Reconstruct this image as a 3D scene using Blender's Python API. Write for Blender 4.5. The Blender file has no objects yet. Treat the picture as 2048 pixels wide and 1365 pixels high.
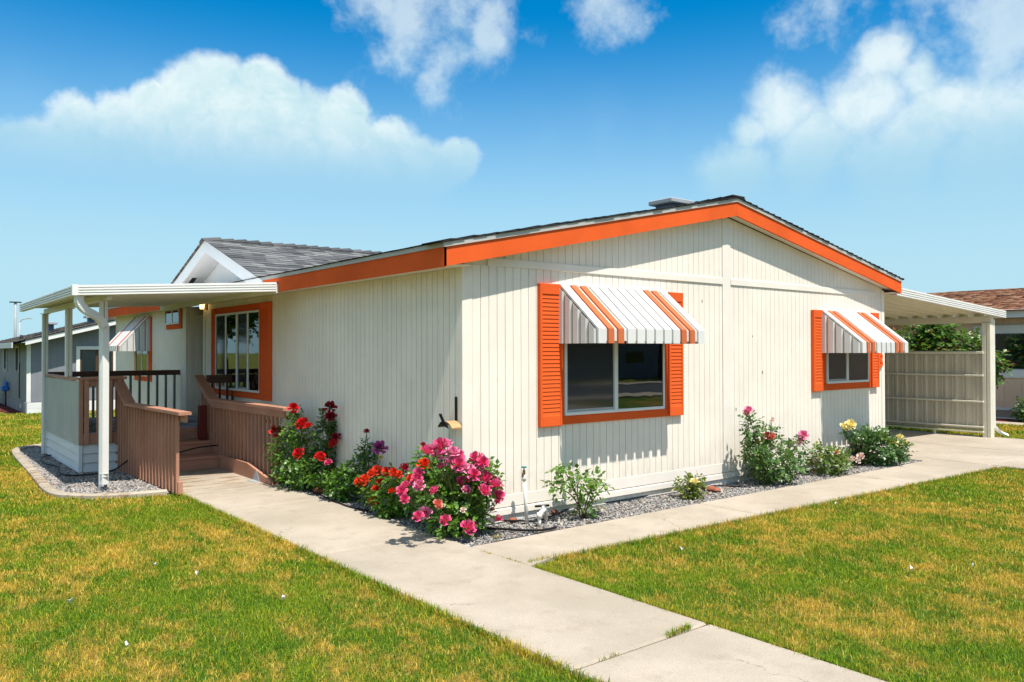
import bpy, bmesh, math, random
import numpy as np
from mathutils import Vector, Matrix
R = math.radians
random.seed(7)
S = bpy.context.scene
COL = S.collection

# ------------------------------------------------------------------ camera
CX, CY, CZ, YAW, PITCH, ROLL, F = -4.5227, -6.4706, 1.7572, -0.6724, 0.0121, -0.0024, 1588.83
cd = bpy.data.cameras.new('camera'); cam = bpy.data.objects.new('camera', cd); COL.objects.link(cam)
cd.sensor_width = 36.0; cd.lens = F / 2048 * 36.0; cd.clip_start = 0.05; cd.clip_end = 5000
_C = np.array([CX, CY, CZ])
_fw = np.array([-math.sin(YAW) * math.cos(PITCH), math.cos(YAW) * math.cos(PITCH), math.sin(PITCH)])
_rt = np.array([math.cos(YAW), math.sin(YAW), 0.0]); _up = np.cross(_rt, _fw)
_R = math.cos(ROLL) * _rt + math.sin(ROLL) * _up
_U = -math.sin(ROLL) * _rt + math.cos(ROLL) * _up
M = Matrix(((_R[0], _U[0], -_fw[0], CX), (_R[1], _U[1], -_fw[1], CY), (_R[2], _U[2], -_fw[2], CZ), (0, 0, 0, 1)))
cam.matrix_world = M
S.camera = cam

def ray(px, py):
    return _fw + _R * (px - 1024) / F + _U * (682.5 - py) / F

def at(px, py, axis, val):
    """photo pixel -> point on the plane  axis = val"""
    d = ray(px, py); t = (val - _C[axis]) / d[axis]
    return Vector(_C + t * d)

# ------------------------------------------------------------------ sky, sun, exposure
SUN_EL, SUN_OFF = R(65.0), R(5.5)
world = bpy.data.worlds.new('World'); S.world = world; world.use_nodes = True
nt = world.node_tree; N = nt.nodes; L = nt.links; N.clear()

def wn(t, **kw):
    n = N.new(t)
    for k, v in kw.items(): setattr(n, k, v)
    return n

def wmath(op, a, b=None, c=None, clamp=False):
    n = N.new('ShaderNodeMath'); n.operation = op; n.use_clamp = clamp
    for i, q in enumerate((a, b, c)):
        if q is None: continue
        if isinstance(q, (int, float)): n.inputs[i].default_value = q
        else: L.new(q, n.inputs[i])
    return n.outputs[0]

def wvec(op, a, b):
    n = N.new('ShaderNodeVectorMath'); n.operation = op
    for i, q in enumerate((a, b)):
        if isinstance(q, (tuple, list)): n.inputs[i].default_value = q
        elif q is not None: L.new(q, n.inputs[i])
    return n

def wramp(val, a, b, lo=0.0, hi=1.0):
    n = N.new('ShaderNodeMapRange'); n.interpolation_type = 'SMOOTHSTEP'
    L.new(val, n.inputs[0]); n.inputs[1].default_value = a; n.inputs[2].default_value = b
    n.inputs[3].default_value = lo; n.inputs[4].default_value = hi
    return n.outputs[0]

def wmix(f, a, b):
    n = N.new('ShaderNodeMix'); n.data_type = 'RGBA'
    if isinstance(f, (int, float)): n.inputs[0].default_value = f
    else: L.new(f, n.inputs[0])
    for i, q in ((6, a), (7, b)):
        if isinstance(q, tuple): n.inputs[i].default_value = (*q, 1)
        else: L.new(q, n.inputs[i])
    return n.outputs[2]

SKY_STRENGTH = 0.12
sky = wn('ShaderNodeTexSky', sky_type='NISHITA'); sky.sun_disc = False
sky.sun_elevation = SUN_EL; sky.sun_rotation = R(180) + SUN_OFF
sky.altitude = 300; sky.air_density = 1.0; sky.dust_density = 0.6; sky.ozone_density = 2.5
hs = wn('ShaderNodeHueSaturation'); hs.inputs['Hue'].default_value = 0.478; hs.inputs['Saturation'].default_value = 2.15; hs.inputs['Value'].default_value = .50
L.new(sky.outputs[0], hs.inputs['Color'])
tint = wn('ShaderNodeMix'); tint.data_type = 'RGBA'; tint.blend_type = 'MULTIPLY'; tint.inputs[0].default_value = 1.0; L.new(hs.outputs[0], tint.inputs[6]); tint.inputs[7].default_value = (.03, 1.0, 1.22, 1)
tc = wn('ShaderNodeTexCoord')
dirv = wvec('NORMALIZE', tc.outputs['Generated'], None).outputs[0]
sep = wn('ShaderNodeSeparateXYZ'); L.new(dirv, sep.inputs[0]); dz = sep.outputs[2]

def wnoise(scale, detail, rough, vec=None, off=0.0):
    n = N.new('ShaderNodeTexNoise'); n.inputs['Scale'].default_value = scale
    n.inputs['Detail'].default_value = detail; n.inputs['Roughness'].default_value = rough
    v = vec or dirv
    if off: v = wvec('ADD', v, (off, off * 1.7, -off)).outputs[0]
    L.new(v, n.inputs['Vector']); return n

def displaced(a1, a2):
    n1 = wnoise(9, 2, .55); n2 = wnoise(30, 3, .6, off=3.1)
    v1 = wvec('SCALE', wvec('SUBTRACT', n1.outputs['Color'], (.5, .5, .5)).outputs[0], None); v1.inputs['Scale'].default_value = a1
    v2 = wvec('SCALE', wvec('SUBTRACT', n2.outputs['Color'], (.5, .5, .5)).outputs[0], None); v2.inputs['Scale'].default_value = a2
    return wvec('ADD', wvec('ADD', dirv, v1.outputs[0]).outputs[0], v2.outputs[0]).outputs[0]

def puffs(vec, blobs):
    """one bank of cumulus puffs: each puff is a direction and an angular radius"""
    out = None
    for (px, py, r) in blobs:
        d = ray(px, py); d = d / np.linalg.norm(d)
        dist = wvec('DISTANCE', vec, tuple(float(q) for q in d)).outputs['Value']
        v = wmath('SUBTRACT', 1.0, wmath('DIVIDE', dist, r / F * (0.93 if px < 1500 else .85)))
        out = v if out is None else wmath('MAXIMUM', out, v)
    return out
DISP = displaced(.05, .024)
bank1 = puffs(DISP, [(420, 205, 100), (325, 250, 75), (520, 195, 75), (250, 285, 85), (145, 262, 65), (70, 300, 70), (140, 345, 120), (300, 340, 130),
    (450, 320, 150), (605, 265, 95), (690, 240, 65), (705, 310, 105), (785, 285, 65), (560, 350, 130), (830, 345, 85), (900, 335, 60), (5, 345, 80), (120, 420, 170), (330, 410, 170), (560, 420, 180), (760, 400, 150)])
bank2 = puffs(DISP, [(1560, 235, 95), (1500, 265, 60), (1720, 215, 105), (1765, 130, 60), (1835, 150, 55), (1885, 215, 95), (1985, 240, 120), (1625, 295, 115),
    (1805, 315, 150), (1960, 330, 140), (2120, 280, 190), (1480, 350, 90)])
bank3 = puffs(DISP, [(850, 25, 135), (900, 120, 85), (800, 95, 70), (970, 70, 85), (780, 20, 60), (1230, 0, 80), (2010, 50, 150), (1650, 10, 80)])
elfade = lambda ylow, yhigh: wramp(dz, float((lambda d: d[2] / np.linalg.norm(d))(ray(1024, ylow))), float((lambda d: d[2] / np.linalg.norm(d))(ray(1024, yhigh))))
fb = wmath('SUBTRACT', wnoise(13, 5, .62, off=7.7).outputs['Fac'], .5)
m1 = wmath('MULTIPLY', wramp(wmath('ADD', bank1, wmath('MULTIPLY', fb, .55)), -.08, .30), elfade(450, 230))
m2 = wmath('MULTIPLY', wmath('MULTIPLY', wramp(wmath('ADD', bank2, wmath('MULTIPLY', fb, 1.5)), -.2, .7), elfade(520, 240)), .85)
m3 = wmath('MULTIPLY', wramp(wmath('ADD', bank3, wmath('MULTIPLY', fb, 3.4)), -.25, 1.0), .6)
# out-of-view sky carries broken cumulus, thickened to raise the fill light; a noise field takes over outside the banks
fwd = tuple(float(q) for q in _fw)
away = wramp(wvec('DOT_PRODUCT', dirv, fwd).outputs['Value'], .55, .2)
nfar = wnoise(3.2, 4, .55, off=1.3).outputs['Fac']
m4 = wmath('MULTIPLY', wmath('MULTIPLY', wramp(nfar, .42, .60), away), wramp(dz, .02, .2))
wisp = wmath('MULTIPLY', wmath('MULTIPLY', wramp(wnoise(5, 3, .6, off=5.2).outputs['Fac'], .52, .84), .25), wramp(dz, .36, .12))
mask = wmath('MAXIMUM', wmath('MAXIMUM', m1, m2), wmath('MAXIMUM', wmath('MAXIMUM', m3, m4), wisp))
shade = wmath('MULTIPLY', wramp(wnoise(11, 4, .6, vec=DISP, off=2.2).outputs['Fac'], .32, .66), elfade(400, 200))
depth = wramp(bank1, .05, .7)
SKYGAIN = 1.0
edge_lit = wmath('MULTIPLY', wramp(bank1, .32, .04), elfade(380, 240))
lump = wmath('MULTIPLY', wramp(wnoise(26, 4, .65, vec=DISP, off=4.4).outputs['Fac'], .35, .68), .35)
cloudcol = wmix(wmath('ADD', wmath('ADD', wmath('MULTIPLY', shade, .55), wmath('MULTIPLY', edge_lit, .45)), wmath('MULTIPLY', lump, elfade(420, 260)), clamp=True), (1.75, 2.7, 3.05), (3.2, 3.6, 3.6))
horizon = wmath('MULTIPLY', wramp(dz, .40, .07), .97)
skycol = wmix(horizon, tint.outputs[2], (1.78, 2.75, 3.2))
final = wmix(mask, skycol, cloudcol)
bg = wn('ShaderNodeBackground'); bg.inputs['Strength'].default_value = SKY_STRENGTH
L.new(final, bg.inputs['Color'])
world.cycles.sampling_method = 'NONE'
wo = wn('ShaderNodeOutputWorld'); L.new(bg.outputs[0], wo.inputs['Surface'])

sl = bpy.data.lights.new('sun', 'SUN'); sl.energy = 3.0; sl.angle = R(0.5); sl.color = (1.0, .94, .85)
sun = bpy.data.objects.new('sun', sl); COL.objects.link(sun); sun.location = (-3, -20, 40)
sd = Vector((math.sin(SUN_OFF) * math.cos(SUN_EL), math.cos(SUN_OFF) * math.cos(SUN_EL), -math.sin(SUN_EL)))
sun.rotation_euler = sd.to_track_quat('-Z', 'Y').to_euler()
S.view_settings.view_transform = 'Standard'; S.view_settings.look = 'None'
S.view_settings.exposure = 1.22; S.view_settings.gamma = 1.0; S.view_settings.use_curve_mapping = False
S.render.engine = 'CYCLES'
S.cycles.use_denoising = True
S.cycles.max_bounces = 6; S.cycles.diffuse_bounces = 3; S.cycles.glossy_bounces = 3; S.cycles.transmission_bounces = 4; S.cycles.transparent_max_bounces = 6
S.cycles.caustics_reflective = False; S.cycles.caustics_refractive = False

# ------------------------------------------------------------------ materials
MAT = {}

class NT:
    def __init__(s, name):
        m = bpy.data.materials.new(name); m.use_nodes = True; s.m = m; s.n = m.node_tree.nodes; s.l = m.node_tree.links
        s.b = s.n['Principled BSDF']; MAT[name] = m
    def new(s, t, **kw):
        q = s.n.new(t)
        for k, v in kw.items(): setattr(q, k, v)
        return q
    def coord(s, kind='Object', scale=(1, 1, 1)):
        c = s.new('ShaderNodeTexCoord'); mp = s.new('ShaderNodeMapping'); mp.inputs['Scale'].default_value = scale
        s.l.new(c.outputs[kind], mp.inputs[0]); return mp.outputs[0]
    def world(s, scale=(1, 1, 1)):
        g = s.new('ShaderNodeNewGeometry'); mp = s.new('ShaderNodeMapping'); mp.inputs['Scale'].default_value = scale
        s.l.new(g.outputs['Position'], mp.inputs[0]); return mp.outputs[0]
    def noise(s, vec, scale, detail=4, rough=.55, out='Fac'):
        q = s.new('ShaderNodeTexNoise'); q.inputs['Scale'].default_value = scale; q.inputs['Detail'].default_value = detail; q.inputs['Roughness'].default_value = rough
        s.l.new(vec, q.inputs['Vector']); return q.outputs[out]
    def rng(s, v, a, b, lo=0., hi=1.):
        q = s.new('ShaderNodeMapRange'); q.interpolation_type = 'SMOOTHSTEP'; s.l.new(v, q.inputs[0])
        for i, x in enumerate((a, b, lo, hi)): q.inputs[i + 1].default_value = x
        return q.outputs[0]
    def mix(s, f, a, b, mode='MIX'):
        q = s.new('ShaderNodeMix'); q.data_type = 'RGBA'; q.blend_type = mode
        if isinstance(f, (int, float)): q.inputs[0].default_value = f
        else: s.l.new(f, q.inputs[0])
        for i, x in ((6, a), (7, b)):
            if isinstance(x, tuple): q.inputs[i].default_value = (*x, 1)
            else: s.l.new(x, q.inputs[i])
        return q.outputs[2]
    def math(s, op, a, b, clamp=False):
        q = s.new('ShaderNodeMath'); q.operation = op; q.use_clamp = clamp
        for i, x in enumerate((a, b)):
            if isinstance(x, (int, float)): q.inputs[i].default_value = x
            else: s.l.new(x, q.inputs[i])
        return q.outputs[0]
    def attr(s, name):
        q = s.new('ShaderNodeAttribute'); q.attribute_name = name; return q.outputs['Fac']
    def objrand(s):
        return s.new('ShaderNodeObjectInfo').outputs['Random']
    def ramp(s, f, stops):
        q = s.new('ShaderNodeValToRGB'); e = q.color_ramp.elements
        while len(e) < len(stops): e.new(.5)
        for k, (p, c) in enumerate(stops): e[k].position = p; e[k].color = (*c, 1)
        s.l.new(f, q.inputs[0]); return q.outputs[0]
    def bump(s, h, strength=.3, dist=.01):
        q = s.new('ShaderNodeBump'); q.inputs['Strength'].default_value = strength; q.inputs['Distance'].default_value = dist
        s.l.new(h, q.inputs['Height']); s.l.new(q.outputs[0], s.b.inputs['Normal'])
    def col(s, c):
        if isinstance(c, tuple): s.b.inputs['Base Color'].default_value = (*c, 1)
        else: s.l.new(c, s.b.inputs['Base Color'])
    def set(s, rough=.6, spec=.5, metal=0.):
        if isinstance(rough, (int, float)): s.b.inputs['Roughness'].default_value = rough
        else: s.l.new(rough, s.b.inputs['Roughness'])
        s.b.inputs['Specular IOR Level'].default_value = spec; s.b.inputs['Metallic'].default_value = metal

def paint(name, c, rough=.55, var=.08, grain=(60, 60, 3), bump=.25, dirt=None, dist=.003, spec=.10):
    t = NT(name); v = t.world()
    n1 = t.noise(v, 1.7, 5, .6); n2 = t.noise(t.world(grain), 2.0, 4, .6)
    dark = tuple(x * (1 - var * 2) for x in c); lite = tuple(min(1, x * (1 + var * .6)) for x in c)
    k = t.mix(t.rng(n1, .3, .7), dark, lite)
    k = t.mix(t.rng(n2, .55, .75, 0, .35), k, tuple(x * (1 - var * 2.5) for x in c))
    if name == 'siding_paint':
        zz = t.new('ShaderNodeSeparateXYZ'); t.l.new(v, zz.inputs[0])
        splash = t.math('MULTIPLY', t.rng(zz.outputs[2], .75, .12), t.rng(t.noise(t.world((5, 5, 1.6)), 2.2, 6, .65), .38, .68))
        k = t.mix(t.math('MULTIPLY', splash, .42), k, (.52, .45, .36))
        run = t.math('MULTIPLY', t.rng(t.noise(t.world((16, 16, .35)), 1.0, 4, .6), .56, .74), .22); k = t.mix(run, k, (.60, .54, .46))
    if dirt:
        n3 = t.noise(v, 6, 6, .65); k = t.mix(t.rng(n3, .58, .75, 0, .5), k, dirt)
    t.col(k); t.set(rough, spec); t.bump(n2, bump, dist); return t.m

paint('siding_paint', (.83, .755, .665), .6, .035, (130, 130, 4), .5, dirt=(.73, .66, .575), dist=.004, spec=.12)
paint('siding_trim', (.79, .73, .655), .55, .03, (20, 20, 20), .2, spec=.12)
paint('orange_paint', (.74, .112, .024), .85, .06, (3, 3, 55), .35, spec=.08)
paint('orange_louvre', (.72, .108, .022), .75, .03, (8, 8, 8), .1, spec=.12)
paint('metal_white', (.80, .79, .76), .35, .025, (3, 3, 3), .03)
paint('shaded_cream', (.58, .53, .42), .45, .05, (3, 3, 3), .05)  # fence cream, darkened in the colour for shade under the carport roof
paint('metal_cream', (.74, .69, .56), .4, .04, (3, 3, 3), .05)
paint('awning_white', (.66, .65, .625), .5, .03, (4, 4, 4), .04)
paint('awning_orange', (.56, .15, .06), .4, .05, (4, 4, 4), .04)
paint('window_white', (.72, .72, .72), .35, .03, (5, 5, 5), .03)
paint('drip_metal', (.46, .45, .42), .45, .05, (2, 2, 2), .05)
paint('rail_paint', (.45, .225, .15), .55, .10, (40, 40, 4), .35, dirt=(.33, .16, .11), spec=.12)
paint('dark_rail_paint', (.11, .052, .038), .5, .10, (4, 40, 40), .3, spec=.12)
paint('red_post_paint', (.14, .025, .018), .55, .08, (40, 40, 4), .2, spec=.12)
paint('picket_grey', (.20, .22, .22), .6, .06, (40, 40, 4), .2)
paint('panel_blue_grey', (.47, .48, .45), .6, .05, (60, 60, 4), .3, spec=.12)
paint('skirt_white', (.70, .71, .70), .5, .04, (5, 5, 5), .06)
paint('dormer_white', (.86, .86, .87), .5, .02, (20, 20, 20), .1)
paint('grey_house_paint', (.24, .25, .285), .6, .05, (60, 60, 4), .2)
paint('white_house_paint', (.78, .77, .75), .6, .04, (20, 20, 20), .1)
paint('tan_house_paint', (.66, .48, .36), .6, .05, (60, 60, 4), .2)
paint('taupe_paint', (.33, .27, .23), .6, .05, (60, 60, 4), .2)
paint('trim_grey_white', (.62, .635, .64), .5, .04, (20, 20, 20), .1)
paint('pvc', (.80, .77, .70), .35, .03, (5, 5, 5), .02)
paint('teal_paint', (.02, .20, .19), .4, .05, (5, 5, 5), .05)
paint('bronze', (.10, .055, .03), .4, .1, (5, 5, 5), .1)
paint('black_plastic', (.016, .016, .017), .45, .1, (5, 5, 5), .1)
paint('grey_metal', (.36, .38, .40), .4, .06, (3, 3, 3), .05)
paint('blue_metal', (.09, .13, .19), .4, .06, (3, 3, 3), .05)
paint('dark_metal', (.04, .042, .045), .5, .06, (3, 3, 3), .05)
paint('red_rock', (.34, .12, .075), .9, .2, (12, 12, 12), .8, dirt=(.20, .07, .05), dist=.02)
paint('mulch', (.14, .035, .03), .95, .3, (20, 20, 20), .9, dist=.03)
paint('blue_plastic', (.03, .17, .55), .5, .05, (5, 5, 5), .1)
paint('petal_white', (.82, .76, .74), .6, .05, (5, 5, 5), .1)
paint('bark', (.10, .07, .045), .9, .2, (20, 20, 3), .8, dist=.02)
paint('stem', (.10, .12, .045), .7, .15, (20, 20, 3), .3)
paint('cane', (.12, .085, .05), .7, .15, (20, 20, 3), .3)

def wood_tan():
    t = NT('tan_wood'); v = t.world((3, 40, 40)); n = t.noise(v, 2.0, 5, .6)
    t.col(t.ramp(n, [(.3, (.36, .19, .075)), (.6, (.55, .33, .15)), (.8, (.62, .40, .20))])); t.set(.5, .4); t.bump(n, .2, .003)
wood_tan()

def concrete():
    t = NT('concrete'); v = t.world()
    a = t.noise(v, .9, 6, .62); b = t.noise(v, 60, 5, .7); c = t.noise(v, 4.5, 7, .68); g = t.noise(v, 260, 2, .5)
    k = t.mix(t.rng(a, .32, .7), (.34, .29, .225), (.45, .385, .31))
    k = t.mix(t.rng(c, .5, .72, 0, .55), k, (.285, .235, .175))
    k = t.mix(t.rng(b, .52, .72, 0, .5), k, (.265, .22, .17))
    k = t.mix(t.rng(g, .58, .75, 0, .7), k, (.19, .15, .115))
    k = t.mix(t.rng(g, .40, .28, 0, .5), k, (.57, .51, .43))
    sp_ = t.noise(v, 95, 3, .75); k = t.mix(t.rng(sp_, .56, .66, 0, .55), k, (.20, .165, .125)); k = t.mix(t.rng(sp_, .42, .33, 0, .45), k, (.60, .53, .44))
    vo = t.new('ShaderNodeTexVoronoi'); vo.feature = 'DISTANCE_TO_EDGE'; vo.inputs['Scale'].default_value = .30
    wob = t.new('ShaderNodeVectorMath'); wob.operation = 'MULTIPLY_ADD'; t.l.new(t.noise(v, 3.0, 5, .6, 'Color'), wob.inputs[0]); wob.inputs[1].default_value = (.5, .5, 0); t.l.new(v, wob.inputs[2]); t.l.new(wob.outputs[0], vo.inputs['Vector'])
    k = t.mix(t.math('MULTIPLY', t.rng(vo.outputs['Distance'], .0014, .0004), t.rng(a, .46, .56, 0, .75)), k, (.13, .105, .08))
    # rust-brown damp stains where the steps meet the walk
    y = t.new('ShaderNodeSeparateXYZ'); t.l.new(v, y.inputs[0])
    st = t.noise(t.world((1.2, 7, 1)), 1.6, 6, .6)
    near = t.math('MULTIPLY', t.rng(y.outputs[1], 2.9, 4.6), t.rng(y.outputs[0], -.2, -.7))
    k = t.mix(t.math('MULTIPLY', t.rng(st, .50, .60), t.math('MULTIPLY', near, .9)), k, (.22, .135, .07))
    t.col(k); t.set(.85, .25)
    h = t.math('ADD', t.math('MULTIPLY', b, .6), g); t.bump(h, .35, .004); return t.m
concrete()

def asphalt():
    t = NT('asphalt'); v = t.world(); a = t.noise(v, 90, 4, .7); b = t.noise(v, .6, 5)
    t.col(t.mix(t.rng(a, .4, .7), t.mix(t.rng(b, .3, .7), (.035, .036, .04), (.06, .06, .065)), (.10, .10, .105))); t.set(.9, .2); t.bump(a, .4, .006)
asphalt()

GRASS_GREEN = [(0.0, (.032, .10, .003)), (.35, (.10, .22, .005)), (.7, (.22, .36, .010)), (1.0, (.40, .48, .03))]
GRASS_DRY = [(0.0, (.48, .31, .02)), (.5, (.68, .47, .055)), (1.0, (.78, .59, .13))]

def dry_factor(t, spread, r=None):
    v = t.world((1, 1, 0))
    big = t.noise(v, .55, 3, .55); mid = t.noise(t.world((1.4, 1.0, 0)), 3.1, 4, .65); fine = t.noise(v, 12, 3, .6)
    f = t.math('ADD', t.math('MULTIPLY', big, .38), t.math('ADD', t.math('MULTIPLY', mid, .42), t.math('MULTIPLY', fine, .20)))
    if r is not None: f = t.math('ADD', f, t.math('MULTIPLY', t.math('SUBTRACT', r, .5), spread))
    return f

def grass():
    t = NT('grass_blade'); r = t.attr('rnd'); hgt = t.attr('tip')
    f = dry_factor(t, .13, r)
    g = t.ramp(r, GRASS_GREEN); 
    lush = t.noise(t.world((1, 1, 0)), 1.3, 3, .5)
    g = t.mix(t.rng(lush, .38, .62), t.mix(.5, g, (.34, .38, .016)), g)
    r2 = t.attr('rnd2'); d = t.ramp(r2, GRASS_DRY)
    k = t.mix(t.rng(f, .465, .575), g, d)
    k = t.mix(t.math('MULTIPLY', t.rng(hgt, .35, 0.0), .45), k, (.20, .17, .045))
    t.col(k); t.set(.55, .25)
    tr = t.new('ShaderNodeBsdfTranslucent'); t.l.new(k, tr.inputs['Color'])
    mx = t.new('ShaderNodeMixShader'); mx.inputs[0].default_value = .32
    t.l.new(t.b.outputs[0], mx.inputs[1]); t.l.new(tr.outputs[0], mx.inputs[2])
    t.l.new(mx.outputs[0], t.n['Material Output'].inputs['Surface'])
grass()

def lawn_ground():
    t = NT('lawn_soil'); f = dry_factor(t, 0)
    v = t.world(); s = t.noise(v, 30, 4, .65); s2 = t.noise(t.world((1, 1, 0)), 3, 5, .6)
    g = t.ramp(s, [(.3, (.03, .07, .008)), (.55, (.06, .12, .012)), (.75, (.11, .17, .02))])
    d = t.ramp(s, [(.3, (.17, .115, .025)), (.7, (.32, .22, .06))])
    k = t.mix(t.rng(f, .48, .56), g, d)
    t.col(k); t.set(.9, .1); t.bump(s, .8, .03)
lawn_ground()

def gravel():
    t = NT('gravel_stone'); r = t.attr('rnd'); v = t.world(); n = t.noise(v, 120, 3, .6)
    c = t.ramp(r, [(0.0, (.075, .075, .078)), (.22, (.17, .17, .175)), (.42, (.28, .275, .27)), (.58, (.40, .385, .36)), (.72, (.30, .215, .15)), (.84, (.52, .50, .46)), (.94, (.24, .14, .095)), (1.0, (.66, .64, .60))])
    t.col(t.mix(t.rng(n, .35, .7, 0, .4), c, (.2, .19, .18))); t.set(.8, .25)
    b = NT('gravel_bed'); v = b.world(); n = b.noise(v, 70, 4, .7); b.col(b.ramp(n, [(.3, (.05, .048, .045)), (.6, (.16, .15, .14)), (.75, (.3, .28, .25))])); b.set(.9, .1); b.bump(n, 1, .02)
gravel()

def shingles(name, stops, rnd='obj'):
    t = NT(name); r = t.objrand() if rnd == 'obj' else t.attr('rnd'); v = t.world()
    n = t.noise(v, 260, 3, .7); n2 = t.noise(v, 9, 4, .6)
    f = t.math('ADD', r, t.math('MULTIPLY', t.math('SUBTRACT', n2, .5), .5), True)
    k = t.ramp(f, stops); k = t.mix(t.rng(n, .4, .65, 0, .45), k, (.03, .03, .032))
    t.col(k); t.set(.95, .03); t.bump(n, .6, .004)
shingles('grey_shingle', [(0, (.085, .088, .092)), (.35, (.13, .133, .138)), (.7, (.185, .187, .19)), (1, (.25, .25, .245))])
shingles('cap_shingle', [(0, (.07, .072, .076)), (1, (.13, .132, .136))])
shingles('grey_shingle_far', [(0, (.09, .08, .07)), (.4, (.15, .135, .12)), (1, (.24, .215, .185))], 'attr')
shingles('red_shingle', [(0, (.15, .075, .05)), (.3, (.30, .135, .08)), (.65, (.42, .21, .125)), (1, (.52, .33, .215))], 'attr')
shingles('dark_shingle', [(0, (.012, .013, .015)), (1, (.034, .035, .038))], 'attr')

def glass(name, c, rough=.02, spec=.5):
    t = NT(name); v = t.world(); n = t.noise(v, 1.1, 3, .5)
    t.col(c); t.set(rough, spec); t.bump(n, .05, .02); return t.m

def pane_glass():
    t = NT('pane_glass')
    tr = t.new('ShaderNodeBsdfTransparent'); tr.inputs[0].default_value = (.62, .68, .66, 1)
    gl = t.new('ShaderNodeBsdfGlossy'); gl.inputs['Roughness'].default_value = .015; gl.inputs[0].default_value = (.95, 1, 1, 1)
    n = t.noise(t.world(), 1.3, 3, .5); bp = t.new('ShaderNodeBump'); bp.inputs['Strength'].default_value = .06; bp.inputs['Distance'].default_value = .02
    t.l.new(n, bp.inputs['Height']); t.l.new(bp.outputs[0], gl.inputs['Normal'])
    fr = t.new('ShaderNodeFresnel'); fr.inputs[0].default_value = 2.1
    mx = t.new('ShaderNodeMixShader'); t.l.new(fr.outputs[0], mx.inputs[0]); t.l.new(tr.outputs[0], mx.inputs[1]); t.l.new(gl.outputs[0], mx.inputs[2])
    t.l.new(mx.outputs[0], t.n['Material Output'].inputs['Surface'])
pane_glass()
glass('screen_mesh', (.026, .028, .031), .05, .75)
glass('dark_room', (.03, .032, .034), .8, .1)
glass('dark_glass', (.012, .016, .02), .03, .8)
paint('blind', (.62, .50, .34), .6, .1, (5, 5, 5), .05)
paint('blind_teal', (.15, .22, .24), .6, .1, (5, 5, 5), .05)

def leaf(name, stops, trans=.3, rough=.38):
    t = NT(name); r = t.attr('rnd'); c = t.ramp(r, stops); t.col(c); t.set(rough, .5)
    tr = t.new('ShaderNodeBsdfTranslucent'); t.l.new(t.mix(.5, c, (.25, .42, .03)), tr.inputs['Color'])
    mx = t.new('ShaderNodeMixShader'); mx.inputs[0].default_value = trans
    t.l.new(t.b.outputs[0], mx.inputs[1]); t.l.new(tr.outputs[0], mx.inputs[2]); t.l.new(mx.outputs[0], t.n['Material Output'].inputs['Surface'])
leaf('rose_leaf', [(0, (.03, .095, .014)), (.35, (.07, .18, .022)), (.7, (.14, .27, .035)), (1, (.24, .36, .06))], .35)
leaf('rose_leaf_dark', [(0, (.02, .065, .018)), (.45, (.045, .115, .026)), (.8, (.09, .18, .035)), (1, (.16, .25, .06))], .28, .35)
leaf('rose_leaf_bronze', [(0, (.045, .10, .015)), (.5, (.11, .19, .03)), (.85, (.19, .24, .04)), (1, (.22, .10, .04))])
leaf('rose_leaf_yellow', [(0, (.05, .09, .015)), (.5, (.11, .16, .02)), (.8, (.24, .24, .03)), (1, (.35, .30, .04))])
leaf('photinia_leaf', [(0, (.04, .11, .02)), (.5, (.09, .20, .035)), (.84, (.16, .28, .05)), (.88, (.24, .05, .03)), (1, (.22, .08, .04))], .3)
leaf('tree_leaf', [(0, (.015, .045, .01)), (.5, (.03, .075, .015)), (1, (.06, .12, .025))], .25, .5)

def petal(name, inner, outer, deep):
    t = NT(name); e = t.attr('edge'); lay = t.attr('lay'); r = t.objrand()
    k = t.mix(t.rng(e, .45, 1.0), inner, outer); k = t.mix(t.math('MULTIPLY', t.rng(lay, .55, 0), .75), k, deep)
    k = t.mix(t.math('MULTIPLY', r, .35), k, outer)
    t.col(k); t.set(.5, .25)
    tr = t.new('ShaderNodeBsdfTranslucent'); t.l.new(k, tr.inputs['Color'])
    mx = t.new('ShaderNodeMixShader'); mx.inputs[0].default_value = .14
    t.l.new(t.b.outputs[0], mx.inputs[1]); t.l.new(tr.outputs[0], mx.inputs[2]); t.l.new(mx.outputs[0], t.n['Material Output'].inputs['Surface'])
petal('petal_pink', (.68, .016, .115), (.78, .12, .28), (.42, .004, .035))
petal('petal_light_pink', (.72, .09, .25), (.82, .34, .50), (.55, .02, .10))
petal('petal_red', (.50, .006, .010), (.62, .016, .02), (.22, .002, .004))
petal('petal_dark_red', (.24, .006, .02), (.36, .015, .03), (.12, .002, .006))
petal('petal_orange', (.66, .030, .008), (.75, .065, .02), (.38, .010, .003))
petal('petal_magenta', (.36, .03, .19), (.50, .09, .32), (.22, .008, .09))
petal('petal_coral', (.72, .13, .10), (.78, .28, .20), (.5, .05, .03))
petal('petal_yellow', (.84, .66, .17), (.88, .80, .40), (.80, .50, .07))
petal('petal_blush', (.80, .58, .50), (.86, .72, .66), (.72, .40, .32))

def zebra():
    t = NT('deck_carpet'); v = t.world((2.2, 12, 1)); n = t.noise(v, 1.6, 4, .6)
    t.col(t.ramp(n, [(.46, (.02, .021, .026)), (.52, (.36, .37, .42))])); t.set(.95, .1); t.bump(n, .2, .004)
zebra()
t = NT('lamp_glow'); t.col((.9, .6, .3)); t.b.inputs['Emission Color'].default_value = (1, .62, .25, 1); t.b.inputs['Emission Strength'].default_value = 1.6

# ------------------------------------------------------------------ helpers
def tag(o, label=None, cat=None, group=None, kind=None):
    if label: o['label'] = label
    if cat: o['category'] = cat
    if group: o['group'] = group
    if kind: o['kind'] = kind
    return o

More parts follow.
